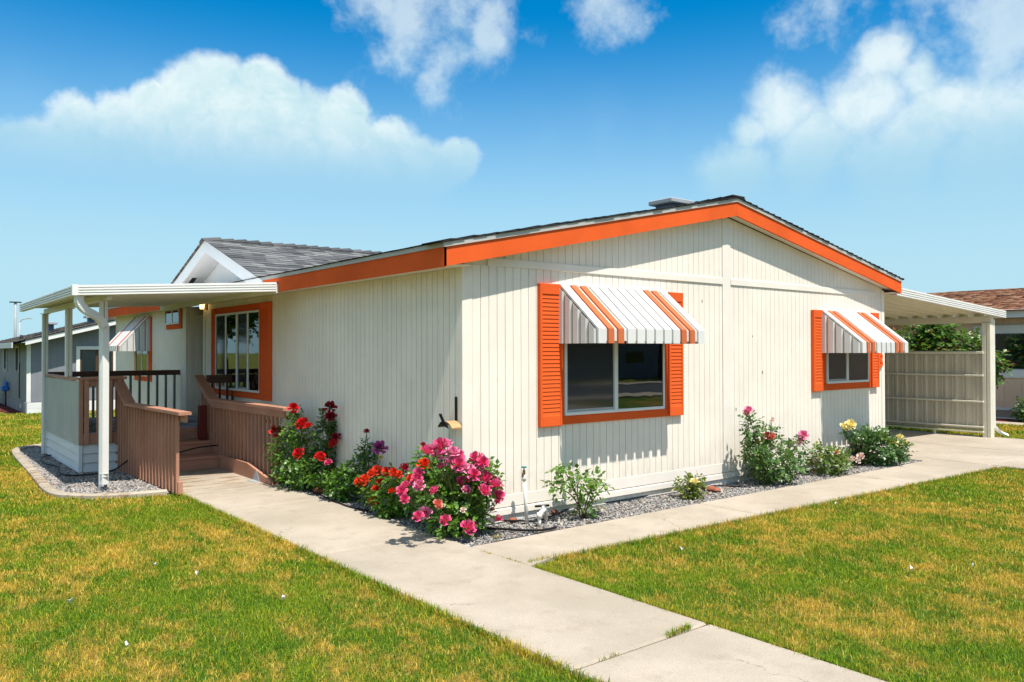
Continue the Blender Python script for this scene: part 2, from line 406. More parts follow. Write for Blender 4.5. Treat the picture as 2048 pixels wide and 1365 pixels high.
def empty(name, loc=(0, 0, 0), label=None, cat=None, group=None):
    o = bpy.data.objects.new(name, None); COL.objects.link(o); o.location = loc; o.empty_display_size = .1
    return tag(o, label, cat, group)

def link(name, me, parent=None, loc=None, world=True):
    o = bpy.data.objects.new(name, me); COL.objects.link(o)
    if parent is not None:
        o.parent = parent
        if world: o.matrix_parent_inverse = Matrix.Translation(-origin(parent))
    if loc is not None: o.location = loc
    return o

def origin(o): return Vector(o.location)

class MB:
    """collects polygons in local wall axes; T maps (u, d, z) to world"""
    def __init__(s, T=None): s.v = []; s.f = []; s.T = T or (lambda a, b, c: (a, b, c)); s.sm = False
    def add(s, vs, fs):
        k = len(s.v); s.v += [tuple(s.T(*p)) for p in vs]; s.f += [tuple(i + k for i in f) for f in fs]; return s
    def hexa(s, p):   # 8 corners, bottom loop then top loop
        return s.add(p, [(0, 3, 2, 1), (4, 5, 6, 7), (0, 1, 5, 4), (1, 2, 6, 5), (2, 3, 7, 6), (3, 0, 4, 7)])
    def box(s, a, b, c, d, e, f):
        return s.hexa([(a, b, c), (d, b, c), (d, e, c), (a, e, c), (a, b, f), (d, b, f), (d, e, f), (a, e, f)])
    def cbox(s, a, b, c, d, e, f, k=.006):
        """box with chamfered edges"""
        a, d = min(a, d), max(a, d); b, e = min(b, e), max(b, e); c, f = min(c, f), max(c, f)
        k = min(k, (d - a) * .45, (e - b) * .45, (f - c) * .45)
        bm = bmesh.new(); bmesh.ops.create_cube(bm, size=1)
        for q in bm.verts: q.co = Vector((a + (q.co.x + .5) * (d - a), b + (q.co.y + .5) * (e - b), c + (q.co.z + .5) * (f - c)))
        bmesh.ops.bevel(bm, geom=bm.edges[:], offset=k, segments=1, affect='EDGES', profile=.5)
        bm.verts.index_update(); s.add([tuple(q.co) for q in bm.verts], [tuple(w.index for w in g.verts) for g in bm.faces]); bm.free(); return s
    def prism(s, poly, ax, lo, hi):
        """poly: list of 2-D points in the two axes other than ax"""
        n = len(poly)
        def P(p, t): q = list(p); q.insert(ax, t); return tuple(q)
        vs = [P(p, lo) for p in poly] + [P(p, hi) for p in poly]
        fs = [tuple(range(n - 1, -1, -1)), tuple(range(n, 2 * n))] + [(i, (i + 1) % n, n + (i + 1) % n, n + i) for i in range(n)]
        return s.add(vs, fs)
    def bar(s, p, q, w, h, up=(0, 0, 1)):
        p, q, up = Vector(p), Vector(q), Vector(up); d = (q - p).normalized(); x = d.cross(up).normalized(); y = x.cross(d)
        c = []
        for e in (p, q):
            for (i, j) in ((-1, -1), (1, -1), (1, 1), (-1, 1)): c.append(tuple(e + x * i * w / 2 + y * j * h / 2))
        return s.hexa(c)
    def tube(s, pts, r, n=10, closed=True):
        pts = [Vector(p) for p in pts]; rs = r if isinstance(r, (list, tuple)) else [r] * len(pts)
        vs = []; fs = []; prev = None
        for i, p in enumerate(pts):
            d = (pts[min(i + 1, len(pts) - 1)] - pts[max(i - 1, 0)]).normalized()
            a = Vector((0, 0, 1)) if prev is None else prev
            if prev is None and abs(d.z) > .9: a = Vector((1, 0, 0))
            x = (a - d * a.dot(d)).normalized(); prev = x; y = d.cross(x)
            for k in range(n):
                t = 2 * math.pi * k / n; vs.append(tuple(p + (x * math.cos(t) + y * math.sin(t)) * rs[i]))
        for i in range(len(pts) - 1):
            for k in range(n): fs.append((i * n + k, i * n + (k + 1) % n, (i + 1) * n + (k + 1) % n, (i + 1) * n + k))
        if closed: fs += [tuple(range(n - 1, -1, -1)), tuple(range((len(pts) - 1) * n, len(pts) * n))]
        s.sm = True
        return s.add(vs, fs)
    def rtube(s, pts, w, h, side):
        """rectangular tube along a path; side = fixed sideways axis"""
        pts = [Vector(p) for p in pts]; side = Vector(side); vs = []; fs = []
        for i, p in enumerate(pts):
            d = (pts[min(i + 1, len(pts) - 1)] - pts[max(i - 1, 0)]).normalized(); up = d.cross(side).normalized()
            for (a, b) in ((-1, -1), (1, -1), (1, 1), (-1, 1)): vs.append(tuple(p + side * a * w / 2 + up * b * h / 2))
        for i in range(len(pts) - 1):
            for k in range(4): fs.append((i * 4 + k, i * 4 + (k + 1) % 4, (i + 1) * 4 + (k + 1) % 4, (i + 1) * 4 + k))
        e = (len(pts) - 1) * 4; fs += [(3, 2, 1, 0), (e, e + 1, e + 2, e + 3)]
        return s.add(vs, fs)
    def mesh(s, name, mat):
        me = bpy.data.meshes.new(name); me.from_pydata(s.v, [], s.f)
        bm = bmesh.new(); bm.from_mesh(me); bmesh.ops.recalc_face_normals(bm, faces=bm.faces[:]); bm.to_mesh(me); bm.free()
        me.materials.append(MAT[mat])
        if s.sm:
            me.polygons.foreach_set('use_smooth', [len(p.vertices) == 4 for p in me.polygons])
        return me
    def build(s, name, mat, parent=None): return link(name, s.mesh(name, mat), parent)

def np_mesh(name, V, tris, mat, attrs=None, quads=None):
    me = bpy.data.meshes.new(name); V = np.asarray(V, np.float32); 
    loops = [np.asarray(tris, np.int32).ravel()]; sizes = [np.full(len(tris), 3, np.int32)]
    if quads is not None and len(quads): loops.append(np.asarray(quads, np.int32).ravel()); sizes.append(np.full(len(quads), 4, np.int32))
    loops = np.concatenate(loops); sizes = np.concatenate(sizes)
    me.vertices.add(len(V)); me.vertices.foreach_set('co', V.ravel())
    me.loops.add(len(loops)); me.loops.foreach_set('vertex_index', loops)
    me.polygons.add(len(sizes)); me.polygons.foreach_set('loop_start', np.concatenate([[0], np.cumsum(sizes)[:-1]]).astype(np.int32))
    me.update(calc_edges=True); me.materials.append(MAT[mat])
    for k, a in (attrs or {}).items():
        at_ = me.attributes.new(k, 'FLOAT', 'POINT'); at_.data.foreach_set('value', np.asarray(a, np.float32))
    return me

GAB = lambda u, d, z: (u, -d, z)        # gable wall, faces -Y, u = X
SID = lambda u, d, z: (-d, u, z)        # long side wall, faces -X, u = Y
rng = np.random.default_rng(11)

# ------------------------------------------------------------------ ground, walks, beds
def gz(x, y): return -.03 - .03 * np.clip(np.asarray(y, float) - 11, 0, 16)

def ground():
    xs = np.concatenate([np.linspace(-700, -42, 8), np.linspace(-40, 40, 33), np.linspace(42, 700, 8)])
    ys = np.concatenate([np.linspace(-700, -42, 8), np.linspace(-40, 60, 51), np.linspace(62, 900, 8)])
    X, Y = np.meshgrid(xs, ys); Z = gz(X, Y); V = np.stack([X, Y, Z], -1).reshape(-1, 3)
    n = len(xs); q = [(j * n + i, j * n + i + 1, (j + 1) * n + i + 1, (j + 1) * n + i) for j in range(len(ys) - 1) for i in range(n - 1)]
    me = np_mesh('ground', V, np.zeros((0, 3), np.int32), 'lawn_soil', quads=q)
    tag(link('ground', me), 'lawn soil under the grass all around the house', 'ground', kind='structure')
ground()

def slab_mesh(poly, top=0.0, thick=.11, ch=.012):
    """concrete slab with a tooled (chamfered) edge"""
    c = Vector((sum(p[0] for p in poly) / len(poly), sum(p[1] for p in poly) / len(poly)))
    inn = []
    for p in poly:
        v = Vector(p) - c; inn.append(tuple(c + v * (1 - ch / max(v.length, .1) * 1.3)))
    n = len(poly); vs = [(p[0], p[1], top - thick) for p in poly] + [(p[0], p[1], top - ch) for p in poly] + [(p[0], p[1], top) for p in inn]
    fs = [tuple(range(2 * n, 3 * n))]
    for k in (0, 1):
        fs += [(k * n + i, k * n + (i + 1) % n, (k + 1) * n + (i + 1) % n, (k + 1) * n + i) for i in range(n)]
    m = MB(); m.add(vs, fs); return m
walk = empty('walkway', (-1, -1, 0)); tag(walk, 'pale concrete walkway leading to the porch steps', 'walkway', kind='structure')
wl = lambda y: -1.56 - .010 * y      # left and right edge of the main walk
wr = lambda y: -.345 - .012 * (y + 3) * .6
G_ = .009
for (y0, y1) in ((-12, -9.5), (-9.5, -6.4), (-6.4, -3.235), (-3.235, -.035), (-.035, 2.38), (2.38, 5.9)):
    slab_mesh([(wl(y0), y0 + G_), (wr(y0), y0 + G_), (wr(y1), y1 - G_), (wl(y1), y1 - G_)]).build('slab', 'concrete', walk)
path = empty('front_path', (4, -1, 0)); tag(path, 'concrete path running along the front flower bed', 'path', kind='structure')
pin = lambda x: -.57 - .085 * min(1, x / 3.5) - .003 * x
pout = lambda x: -1.365 - .038 * x
for (x0, x1) in ((-.37, 2.85), (2.85, 6.14), (6.14, 8.72)):
    slab_mesh([(x0 + G_, pout(x0) if x0 > 0 else -1.47)] + ([] if x0 > 0 else [(.06, pout(.06))]) + [(x1 - G_, pout(x1)), (x1 - G_, pin(x1)), (x0 + G_, pin(x0) if x0 > 0 else -.645)]).build('slab', 'concrete', path)
drive = empty('driveway', (10.7, 0, 0)); tag(drive, 'pale concrete carport slab and driveway', 'driveway', kind='structure')
for (x0, x1) in ((8.735, 10.85), (10.87, 13.02)):
    for (y0, y1) in ((-14, -9.5), (-9.5, -5.2), (-5.2, -1.5), (-1.5, 1.7), (1.7, 5.0), (5.0, 9.5)):
        slab_mesh([(x0 + G_, y0 + G_), (x1 - G_, y0 + G_), (x1 - G_, y1 - G_), (x0 + G_, y1 - G_)], top=.0).build('slab', 'concrete', drive)
slab_mesh([(8.43, -.655), (8.73, -.66), (8.73, 9.5), (8.52, 9.5), (8.52, .03), (8.43, .03)]).build('slab', 'concrete', drive)
# street and kerb in front (seen in the windows)
tag(MB().box(-120, -22, -.02, 140, -15.5, -.012).build('street', 'asphalt'), 'dark asphalt street beyond the front lawn', 'street', kind='structure')
for (ya, yb, nm, lb) in ((-15.5, -14.0, 'pavement', 'concrete pavement on the near side of the street'), (-23.5, -22, 'pavement', 'concrete pavement on the far side of the street')):
    tag(MB().box(-120, ya, -.05, 140, yb, .03).build(nm, 'concrete'), lb, 'pavement', kind='structure')

# kerb round the porch bed
def smooth_path(pts, n=6):
    P = [np.array(p, float) for p in pts]; P = [2 * P[0] - P[1]] + P + [2 * P[-1] - P[-2]]; out = []
    for i in range(1, len(P) - 2):
        for t in np.linspace(0, 1, n, endpoint=False):
            a, b, c, d = P[i - 1], P[i], P[i + 1], P[i + 2]
            out.append(.5 * ((2 * b) + (-a + c) * t + (2 * a - 5 * b + 4 * c - d) * t * t + (-a + 3 * b - 3 * c + d) * t ** 3))
    out.append(P[-2]); return out
KERB = smooth_path([(-1.70, 4.02), (-2.2, 4.12), (-2.62, 4.42), (-2.82, 4.95), (-2.76, 6.8), (-2.66, 9.6), (-2.52, 10.35), (-2.1, 10.68), (-1.2, 10.75), (-.03, 10.76)])
m = MB()
vs = []; fs = []
for i, p in enumerate(KERB):
    d = KERB[min(i + 1, len(KERB) - 1)] - KERB[max(i - 1, 0)]; d /= np.linalg.norm(d); nrm = np.array([-d[1], d[0]])
    for (o, z) in ((-.065, -.08), (-.065, .012), (-.045, .028), (.04, .032), (.065, .015), (.065, -.08)):
        q = p + nrm * o; vs.append((q[0], q[1], z))
for i in range(len(KERB) - 1):
    for k in range(5): fs.append((i * 6 + k, i * 6 + k + 1, (i + 1) * 6 + k + 1, (i + 1) * 6 + k))
m.add(vs, fs); tag(m.build('kerb', 'concrete'), 'curved concrete kerb edging the porch gravel bed', 'kerb', kind='structure')

# gravel beds: dark base sheets and loose stones
BED_FRONT = [(-.40, -.62), (0, -.56), (3.8, -.648), (8.42, -.66), (8.42, .05), (.03, .05), (.03, 3.75), (-.41, 3.75)]
BED_PORCH = [(-1.62, 3.98)] + [tuple(p) for p in KERB] + [(0, 6.6), (-1.62, 6.6)]
def inside(poly, x, y):
    r = np.zeros(len(x), bool); n = len(poly)
    for i in range(n):
        x0, y0 = poly[i]; x1, y1 = poly[(i + 1) % n]
        c = ((y0 > y) != (y1 > y)) & (x < (x1 - x0) * (y - y0) / ((y1 - y0) or 1e-9) + x0); r ^= c
    return r
for nm, poly, lb in (('gravel_bed', BED_FRONT, 'flower bed soil under the grey gravel by the house walls'), ('gravel_bed', BED_PORCH, 'soil under the grey gravel round the porch')):
    m = MB(); m.add([(p[0], p[1], -.022) for p in poly], [tuple(range(len(poly)))]); tag(m.build(nm, 'gravel_bed'), lb, 'flower bed', kind='structure')

def ico():
    bm = bmesh.new(); bmesh.ops.create_icosphere(bm, subdivisions=1, radius=1); V = np.array([q.co for q in bm.verts]); T_ = np.array([[w.index for w in f.verts] for f in bm.faces]); bm.free(); return V, T_
IV, IT = ico()
def stones(name, pts, smin, smax, mat, zbase, label, cat):
    n = len(pts); var = IV[None] * (1 + rng.uniform(-.22, .22, (12, len(IV), 1)))
    k = rng.integers(0, 12, n); s = rng.uniform(smin, smax, n)[:, None] * rng.uniform(.65, 1.25, (n, 3)) * np.array([1, 1, .62])
    a = rng.uniform(0, 6.28, n); ca, sa = np.cos(a), np.sin(a); V = var[k] * s[:, None, :]
    x = V[..., 0] * ca[:, None] - V[..., 1] * sa[:, None]; y = V[..., 0] * sa[:, None] + V[..., 1] * ca[:, None]; z = V[..., 2] + (rng.uniform(-.3, .75, n) * s[:, 2])[:, None]
    W_ = np.stack([x + pts[:, 0:1], y + pts[:, 1:2], z + zbase], -1).reshape(-1, 3)
    T_ = (IT[None] + (np.arange(n) * len(IV))[:, None, None]).reshape(-1, 3)
    me = np_mesh(name, W_, T_, mat, {'rnd': np.repeat(rng.uniform(0, 1, n), len(IV))})
    return tag(link(name, me), label, cat, kind='stuff')
def scatter(poly, dens):
    P = np.array(poly); lo, hi = P.min(0), P.max(0); n = int((hi - lo).prod() * dens); q = rng.uniform(lo, hi, (n, 2)); return q[inside(poly, q[:, 0], q[:, 1])]
pf = scatter(BED_FRONT, 2300); pf = pf[(pf[:, 1] < 0.0) | (pf[:, 0] < -.02)]
stones('gravel', pf, .008, .017, 'gravel_stone', -.018, 'loose grey and tan gravel in the flower bed', 'gravel')
pp = scatter(BED_PORCH, 1900); pp = pp[~((pp[:, 0] > -2.22) & (pp[:, 1] > 6.5) & (pp[:, 1] < 9.4)) & ((pp[:, 0] < -1.66) | (pp[:, 1] > 9.4))]
stones('gravel', pp, .010, .021, 'gravel_stone', -.016, 'loose grey gravel round the porch inside the kerb', 'gravel')

# ------------------------------------------------------------------ the house
W = 8.5; HL = 14.7; ZB, PKX = 2.558, 4.25; SL = (3.515 - 2.558) / (4.25 + .34); SR = (3.515 - 2.694) / 4.5
OL, OR_, GO = -.34, 8.75, .187
def rake(x): return 2.558 + (x + .34) * SL if x <= PKX else 2.694 + (8.75 - x) * SR      # underside of the rake board
house = empty('house', (4.2, 4, 0), 'cream single storey manufactured home with orange trim and low gable roof', 'house')
PW = .105
def plank_mesh(T, u0, u1, z0, z1, th=.011, z1b=None):
    c = .0022; z1b = z1 if z1b is None else z1b; m = MB(T); zz = lambda u: z1 + (z1b - z1) * (u - u0) / (u1 - u0)
    pr = [(u0, .001), (u0, th - c), (u0 + c, th), (u1 - c, th), (u1, th - c), (u1, .001)]
    n = 6; vs = [(u, d, z0) for u, d in pr] + [(u, d, zz(u)) for u, d in pr]
    fs = [(5, 4, 3, 2, 1, 0), (6, 7, 8, 9, 10, 11)] + [(i, (i + 1) % n, n + (i + 1) % n, n + i) for i in range(n)]
    return m.add(vs, fs)
# gable wall core and planks
m = MB(); m.prism([(0.02, .0), (W - .02, .0), (W - .02, rake(W) + .03), (PKX, 3.53), (0.02, rake(0) + .03)], 1, .0, .14)
gable = m.build('gable_wall', 'siding_paint', house)
BELT = (2.622, 2.705); BATT = (4.165, 4.335)
Z0 = .275
shared = plank_mesh(GAB, 0, PW - .0055, 0, BELT[0] - Z0).mesh('plank', 'siding_paint')
u = .115
while u < W - .10:
    w = min(PW, W - .085 - u)
    if not (u + w > BATT[0] and u < BATT[1]):
        if w == PW: link('plank', shared, gable, (u, 0, Z0))
        else: plank_mesh(GAB, u, u + w - .0055, Z0, BELT[0]).build('plank', 'siding_paint', gable)
        za, zb = rake(u) - .03 + .03, rake(u + w) - .03 + .03
        if min(za, zb) > BELT[1] + .03: plank_mesh(GAB, u, u + w - .0055, BELT[1], za, z1b=zb).build('plank', 'siding_paint', gable)
    elif u < BATT[0] - .012:
        plank_mesh(GAB, u, BATT[0] - .004, Z0, BELT[0]).build('plank', 'siding_paint', gable); plank_mesh(GAB, u, BATT[0] - .004, BELT[1], rake(u)).build('plank', 'siding_paint', gable)
    elif u + w > BATT[1] + .012:
        plank_mesh(GAB, BATT[1] + .004, u + w - .0055, Z0, BELT[0]).build('plank', 'siding_paint', gable); plank_mesh(GAB, BATT[1] + .004, u + w - .0055, BELT[1], rake(u + w)).build('plank', 'siding_paint', gable)
    u += PW
tm = MB(GAB).cbox(BATT[0], .0, .27, BATT[1], .021, 3.50, .003); tm.build('centre_batten', 'siding_trim', gable)
for (a, b) in ((.30, BATT[0] - .003), (BATT[1] + .003, 8.18)):
    MB(GAB).cbox(a, .0, BELT[0], b, .026, BELT[1], .004).build('belt_board', 'siding_trim', gable)
MB().cbox(-.012, -.016, .14, .112, .11, 2.615, .004).build('corner_board', 'siding_paint', gable)
MB().cbox(W - .082, -.016, .14, W + .012, .11, rake(W) + .0, .004).build('corner_board', 'siding_paint', gable)
MB(GAB).cbox(.115, .0, .148, W - .085, .017, .272, .003).build('base_board', 'siding_trim', gable)
MB(GAB).cbox(.02, -.02, .066, W - .0, .028, .138, .006).build('drip_ledge', 'siding_trim', gable)
MB(GAB).box(.01, -.05, -.05, W - .01, -.012, .07).build('skirting', 'skirt_white', gable)
# small fixings and holes on the siding
for (px, py, w_, h_) in ((1404, 603, .012, .035), (1525, 745, .014, .04), (1472, 819, .014, .04), (1505, 673, .016, .02), (929, 690, .01, .01), (935, 690, .01, .01), (932, 697, .01, .01), (929, 706, .01, .01), (935, 706, .01, .01)):
    p = at(px, py, 1, -.011); MB(GAB).cbox(p.x - w_ / 2, .011, p.z - h_ / 2, p.x + w_ / 2, .0145, p.z + h_ / 2, .002).build('screw_plug', 'dark_metal', gable)

# long side wall with the door alcove
side = MB().box(.0, .12, .0, .14, 8.02, 2.6).box(.0, 9.02, .0, .14, HL, 2.6).box(.14, 8.9, .0, 1.1, 9.02, 2.6).box(1.0, 7.9, .0, 1.1, 8.9, 2.6).box(.14, 7.9, .0, 1.0, 8.02, 2.6).build('side_wall', 'siding_paint', house)
shs = plank_mesh(SID, 0, PW - .009, 0, 2.585 - Z0).mesh('plank', 'siding_paint')
u = .118
while u < HL - .1:
    if not (u + PW > 7.93 and u < 9.08): link('plank', shs, side, (0, u, Z0))
    u += PW
ALC = lambda u, d, z: (u, 9.02 - .12 - d, z)
u = .02
while u < .98:
    plank_mesh(ALC, u, u + .0995, .58, 2.58).build('plank', 'siding_paint', side); u += PW
for y0 in (7.93, 9.03): MB().cbox(-.018, y0, .14, .0, y0 + .085, 2.585, .003).build('corner_board', 'siding_paint', side)
MB().cbox(-.018, HL - .1, .14, .0, HL, 2.585, .003).build('corner_board', 'siding_paint', side)
MB(SID).cbox(.12, .0, .148, 7.92, .017, .272, .003).build('base_board', 'siding_trim', side)
MB(SID).cbox(.03, -.02, .066, 7.92, .028, .138, .006).build('drip_ledge', 'siding_trim', side)
MB(SID).box(.03, -.05, -.05, 6.4, -.012, .07).build('skirting', 'skirt_white', side)
MB(SID).box(9.5, -.05, -.05, HL, .01, .27).build('skirting', 'skirt_white', side)
MB().box(W - .14, .12, .0, W, HL, 2.66).build('side_wall', 'siding_paint', house)
MB().box(.14, HL - .14, .0, W - .14, HL, 2.6).build('rear_wall', 'siding_paint', house)
MB().box(.14, .14, 2.4, W - .14, HL - .14, 2.42).build('ceiling', 'siding_paint', house)

# roof: deck, boards, drip edge, shingle edge
FH, DH = .185, .045
roof = MB().prism([(OL + .02, rake(OL) + .05), (PKX, rake(PKX) + .05), (OR_ - .02, rake(OR_) + .05), (OR_ - .02, rake(OR_) + FH + DH), (PKX, rake(PKX) + FH + DH), (OL + .02, rake(OL) + FH + DH)], 1, -GO + .02, HL + .2).build('roof', 'dark_shingle', house)
for (xa, xb) in ((OL, PKX - .001), (PKX + .001, OR_)):
    m = MB(); za, zb = rake(xa), rake(xb); f_ = lambda a, b, y0, y1: m.hexa([(xa, y0, za + a), (xb, y0, zb + a), (xb, y1, zb + a), (xa, y1, za + a), (xa, y0, za + b), (xb, y0, zb + b), (xb, y1, zb + b), (xa, y1, za + b)])
    f_(0, FH, -GO, -GO + .03); m.build('rake_board', 'orange_paint', roof)
    m = MB(); f_(FH, FH + DH, -GO - .014, -GO + .019); m.build('drip_edge', 'drip_metal', roof)
    m = MB(); f_(.03, .04, -GO + .031, -.002); m.build('soffit', 'siding_trim', roof)
MB().box(OL - .001, -GO + .0, ZB, OL + .028, HL + .1, ZB + FH).build('eave_board', 'orange_paint', roof)
MB().box(OL - .015, -GO - .013, ZB + FH + .001, OL + .02, HL + .1, ZB + FH + DH).build('drip_edge', 'drip_metal', roof)
MB().box(OR_ - .028, -GO + .031, rake(OR_), OR_, HL + .1, rake(OR_) + FH).build('eave_board', 'orange_paint', roof)
MB().box(OL + .029, -GO + .031, ZB + .03, .0, HL, ZB + .04).build('soffit', 'siding_trim', roof)
MB().box(W, -GO + .031, rake(OR_) + .0, OR_ - .03, HL, rake(OR_) + .01).build('soffit', 'siding_trim', roof)
V = []; T4 = []; RN = []
def shingle_hex(p0, du, dv, nrm, w, l, t0, t1):
    """one tab: corner p0, width along du, length down dv, butt thickness t1"""
    k = len(V)
    for (a, b, c) in ((0, 0, 0), (w, 0, 0), (w, l, 0), (0, l, 0), (0, 0, t0), (w, 0, t0), (w, l, t1), (0, l, t1)): V.append(p0 + du * a + dv * b + nrm * c)
    for q in ((0, 3, 2, 1), (4, 5, 6, 7), (0, 1, 5, 4), (1, 2, 6, 5), (2, 3, 7, 6), (3, 0, 4, 7)): T4.append(tuple(i + k for i in q))
    RN.extend([random.random()] * 8)
for (xs, sgn, sl) in ((OL, 1, SL), (OR_, -1, -SR)):
    dv = Vector((-sgn, 0, -abs(sl))).normalized(); nrm = Vector((-sgn * abs(sl), 0, 1)).normalized(); L_ = abs(PKX - xs) / abs(dv.x); k = 0
    while k * .14 < L_:
        p = Vector((PKX, -GO - .022 + random.uniform(-.012, .004), rake(PKX) + FH + DH + .001)) + dv * (k * .14 - .02)
        shingle_hex(p, Vector((0, 1, 0)), dv, nrm, .3, .17, .006, .02 + random.uniform(0, .008)); k += 1
for k in range(36):     # ridge caps, eave starter
    shingle_hex(Vector((PKX - .13, -GO - .03 + k * .19, rake(PKX) + FH + DH + .0)), Vector((1, 0, 0)), Vector((0, 1, 0)), Vector((0, 0, 1)), .26, .21, .03, .018)
for k in range(48):
    shingle_hex(Vector((OL - .03, -GO - .02 + k * .31, rake(OL) + FH + DH)), Vector((0, 1, 0)), Vector((1, 0, SL)).normalized(), Vector((-SL, 0, 1)).normalized(), .305, .2, .008 + random.uniform(0, .004), .010)
tag(link('shingle_edge', np_mesh('shingle_edge', [tuple(v) for v in V], np.zeros((0, 3), int), 'dark_shingle', {'rnd': RN}, T4), roof), kind='stuff')

# dormer gable over the entrance
DYC, DZ, DRY, DRZ = 6.84, 3.60, 4.36, 2.775; DS = (DZ - DRZ) / (DYC - DRY); DLY = 2 * DYC - DRY
XD = -.36
def dz_(y): return DZ - abs(y - DYC) * DS
dorm = MB().prism([(4.45 + .1, dz_(4.45 + .1) - .06), (DYC, DZ - .06), (DLY - .15, dz_(DLY - .15) - .06), (DLY - .15, dz_(DLY - .15) - .01), (DYC, DZ - .01), (4.55, dz_(4.55) - .01)], 0, XD + .05, 4.2).build('dormer_roof', 'grey_shingle', house)
MB().prism([(4.75, 2.66), (DLY - .4, 2.66), (DLY - .4, dz_(DLY - .4) - .06), (DYC, DZ - .065), (4.75, dz_(4.75) - .06)], 0, .02, .1).build('dormer_wall', 'dormer_white', dorm)
u = 4.86
DW = lambda u, d, z: (.02 - d, u, z)
while u < DLY - .5:
    a, b = dz_(u) - .07, dz_(u + PW) - .07
    if min(a, b) > 2.72: plank_mesh(DW, u, u + .0995, 2.66, a, z1b=b).build('plank', 'dormer_white', dorm)
    u += PW
for (ya, yb) in ((DRY, DYC - .0005), (DYC + .0005, DLY)):
    m = MB(); a, b = dz_(ya) - .024, dz_(yb) - .024; h = .195
    m.hexa([(XD, ya, a - h), (XD, yb, b - h), (XD + .035, yb, b - h), (XD + .035, ya, a - h), (XD, ya, a), (XD, yb, b), (XD + .035, yb, b), (XD + .035, ya, a)]); m.build('rake_board', 'dormer_white', dorm)
    m = MB(); m.hexa([(XD + .036, ya, a - h + .02), (XD + .036, yb, b - h + .02), (.005, yb, b - h + .02), (.005, ya, a - h + .02), (XD + .036, ya, a - h + .03), (XD + .036, yb, b - h + .03), (.005, yb, b - h + .03), (.005, ya, a - h + .03)]); m.build('soffit', 'dormer_white', dorm)
vy = DYC + 1.25; vz = dz_(vy) - .197
MB().hexa([(-.24, vy - .19, vz + .19 * DS - .004), (-.24, vy + .19, vz - .19 * DS - .004), (-.16, vy + .19, vz - .19 * DS - .004), (-.16, vy - .19, vz + .19 * DS - .004)] + [(-.24, vy - .19, vz + .19 * DS + .004), (-.24, vy + .19, vz - .19 * DS + .004), (-.16, vy + .19, vz - .19 * DS + .004), (-.16, vy - .19, vz + .19 * DS + .004)]).build('soffit_vent', 'dark_metal', dorm)
# shingles on the dormer slopes, each its own tab
dv = Vector((0, -1, -DS)).normalized(); nrm = Vector((0, -DS, 1)).normalized()
def tab_mesh(w, t1):
    m = MB(); P = [Vector((0, 0, 0)) + Vector((1, 0, 0)) * a + dv * b + nrm * c for (a, b, c) in ((0, 0, 0), (w, 0, 0), (w, .19, 0), (0, .19, 0), (0, 0, .003), (w, 0, .003), (w, .19, t1), (0, .19, t1))]
    return m.hexa([tuple(p) for p in P]).mesh('shingle', 'grey_shingle')
TABS = [tab_mesh(w, t) for w, t in ((.20, .010), (.27, .014), (.34, .011), (.24, .017))]
TW = (.20, .27, .34, .24)
Ls = (DYC - DRY) / abs(dv.y); k = 0
while k * .145 < Ls - .03:
    x = XD - .035; first = True
    while x < 4.2:
        i = random.randrange(4); p = Vector((x, DYC, DZ - .008)) + dv * (k * .145)
        mid = p + dv * .17
        if mid.z + .05 > rake(min(x + TW[i], PKX)) + FH + DH and True:
            link('shingle', TABS[i], dorm, p + nrm * .002)
        x += TW[i] + .004
    k += 1
dvL = Vector((0, 1, -DS)).normalized(); nL = Vector((0, DS, 1)).normalized()
V = []; T4 = []; RN = []
k = 0
while k * .145 < Ls + .02:
    x = XD - .03
    while x < 4.0:
        p = Vector((x, DYC, DZ - .008)) + dvL * (k * .145); shingle_hex(p, Vector((1, 0, 0)), dvL, nL, .33, .19, .003, .018); x += .335
    k += 1
tag(link('shingle_field', np_mesh('shingle_field', [tuple(v) for v in V], np.zeros((0, 3), int), 'grey_shingle_far', {'rnd': RN}, T4), dorm), kind='stuff')
cap = MB().add([(0, -.14, -.14 * DS + .002), (0, 0, .006), (0, .14, -.14 * DS + .002), (.30, -.14, -.14 * DS + .034), (.30, 0, .045), (.30, .14, -.14 * DS + .034), (0, -.14, -.14 * DS - .006), (0, .14, -.14 * DS - .006), (.30, -.14, -.14 * DS - .006), (.30, .14, -.14 * DS - .006)],
    [(0, 1, 4, 3), (1, 2, 5, 4), (3, 4, 5, 9, 8), (0, 3, 8, 6), (2, 7, 9, 5), (1, 0, 6, 7, 2)]).mesh('ridge_cap', 'cap_shingle')
x = XD - .05
while x < 4.0: link('ridge_cap', cap, dorm, (x, DYC, DZ + .005 + random.uniform(-.003, .005))); x += .215
# low roof vent near the ridge
p = at(1350, 410, 1, .55)
vx = p.x; vz0 = rake(vx) + FH + DH
MB().cbox(vx - .17, .45, vz0 - .03, vx + .17, .75, vz0 + .045, .006).build('roof_vent', 'blue_metal', roof)
MB().cbox(vx - .24, .40, vz0 + .05, vx + .24, .82, vz0 + .115, .012).build('roof_vent_cap', 'grey_metal', roof)

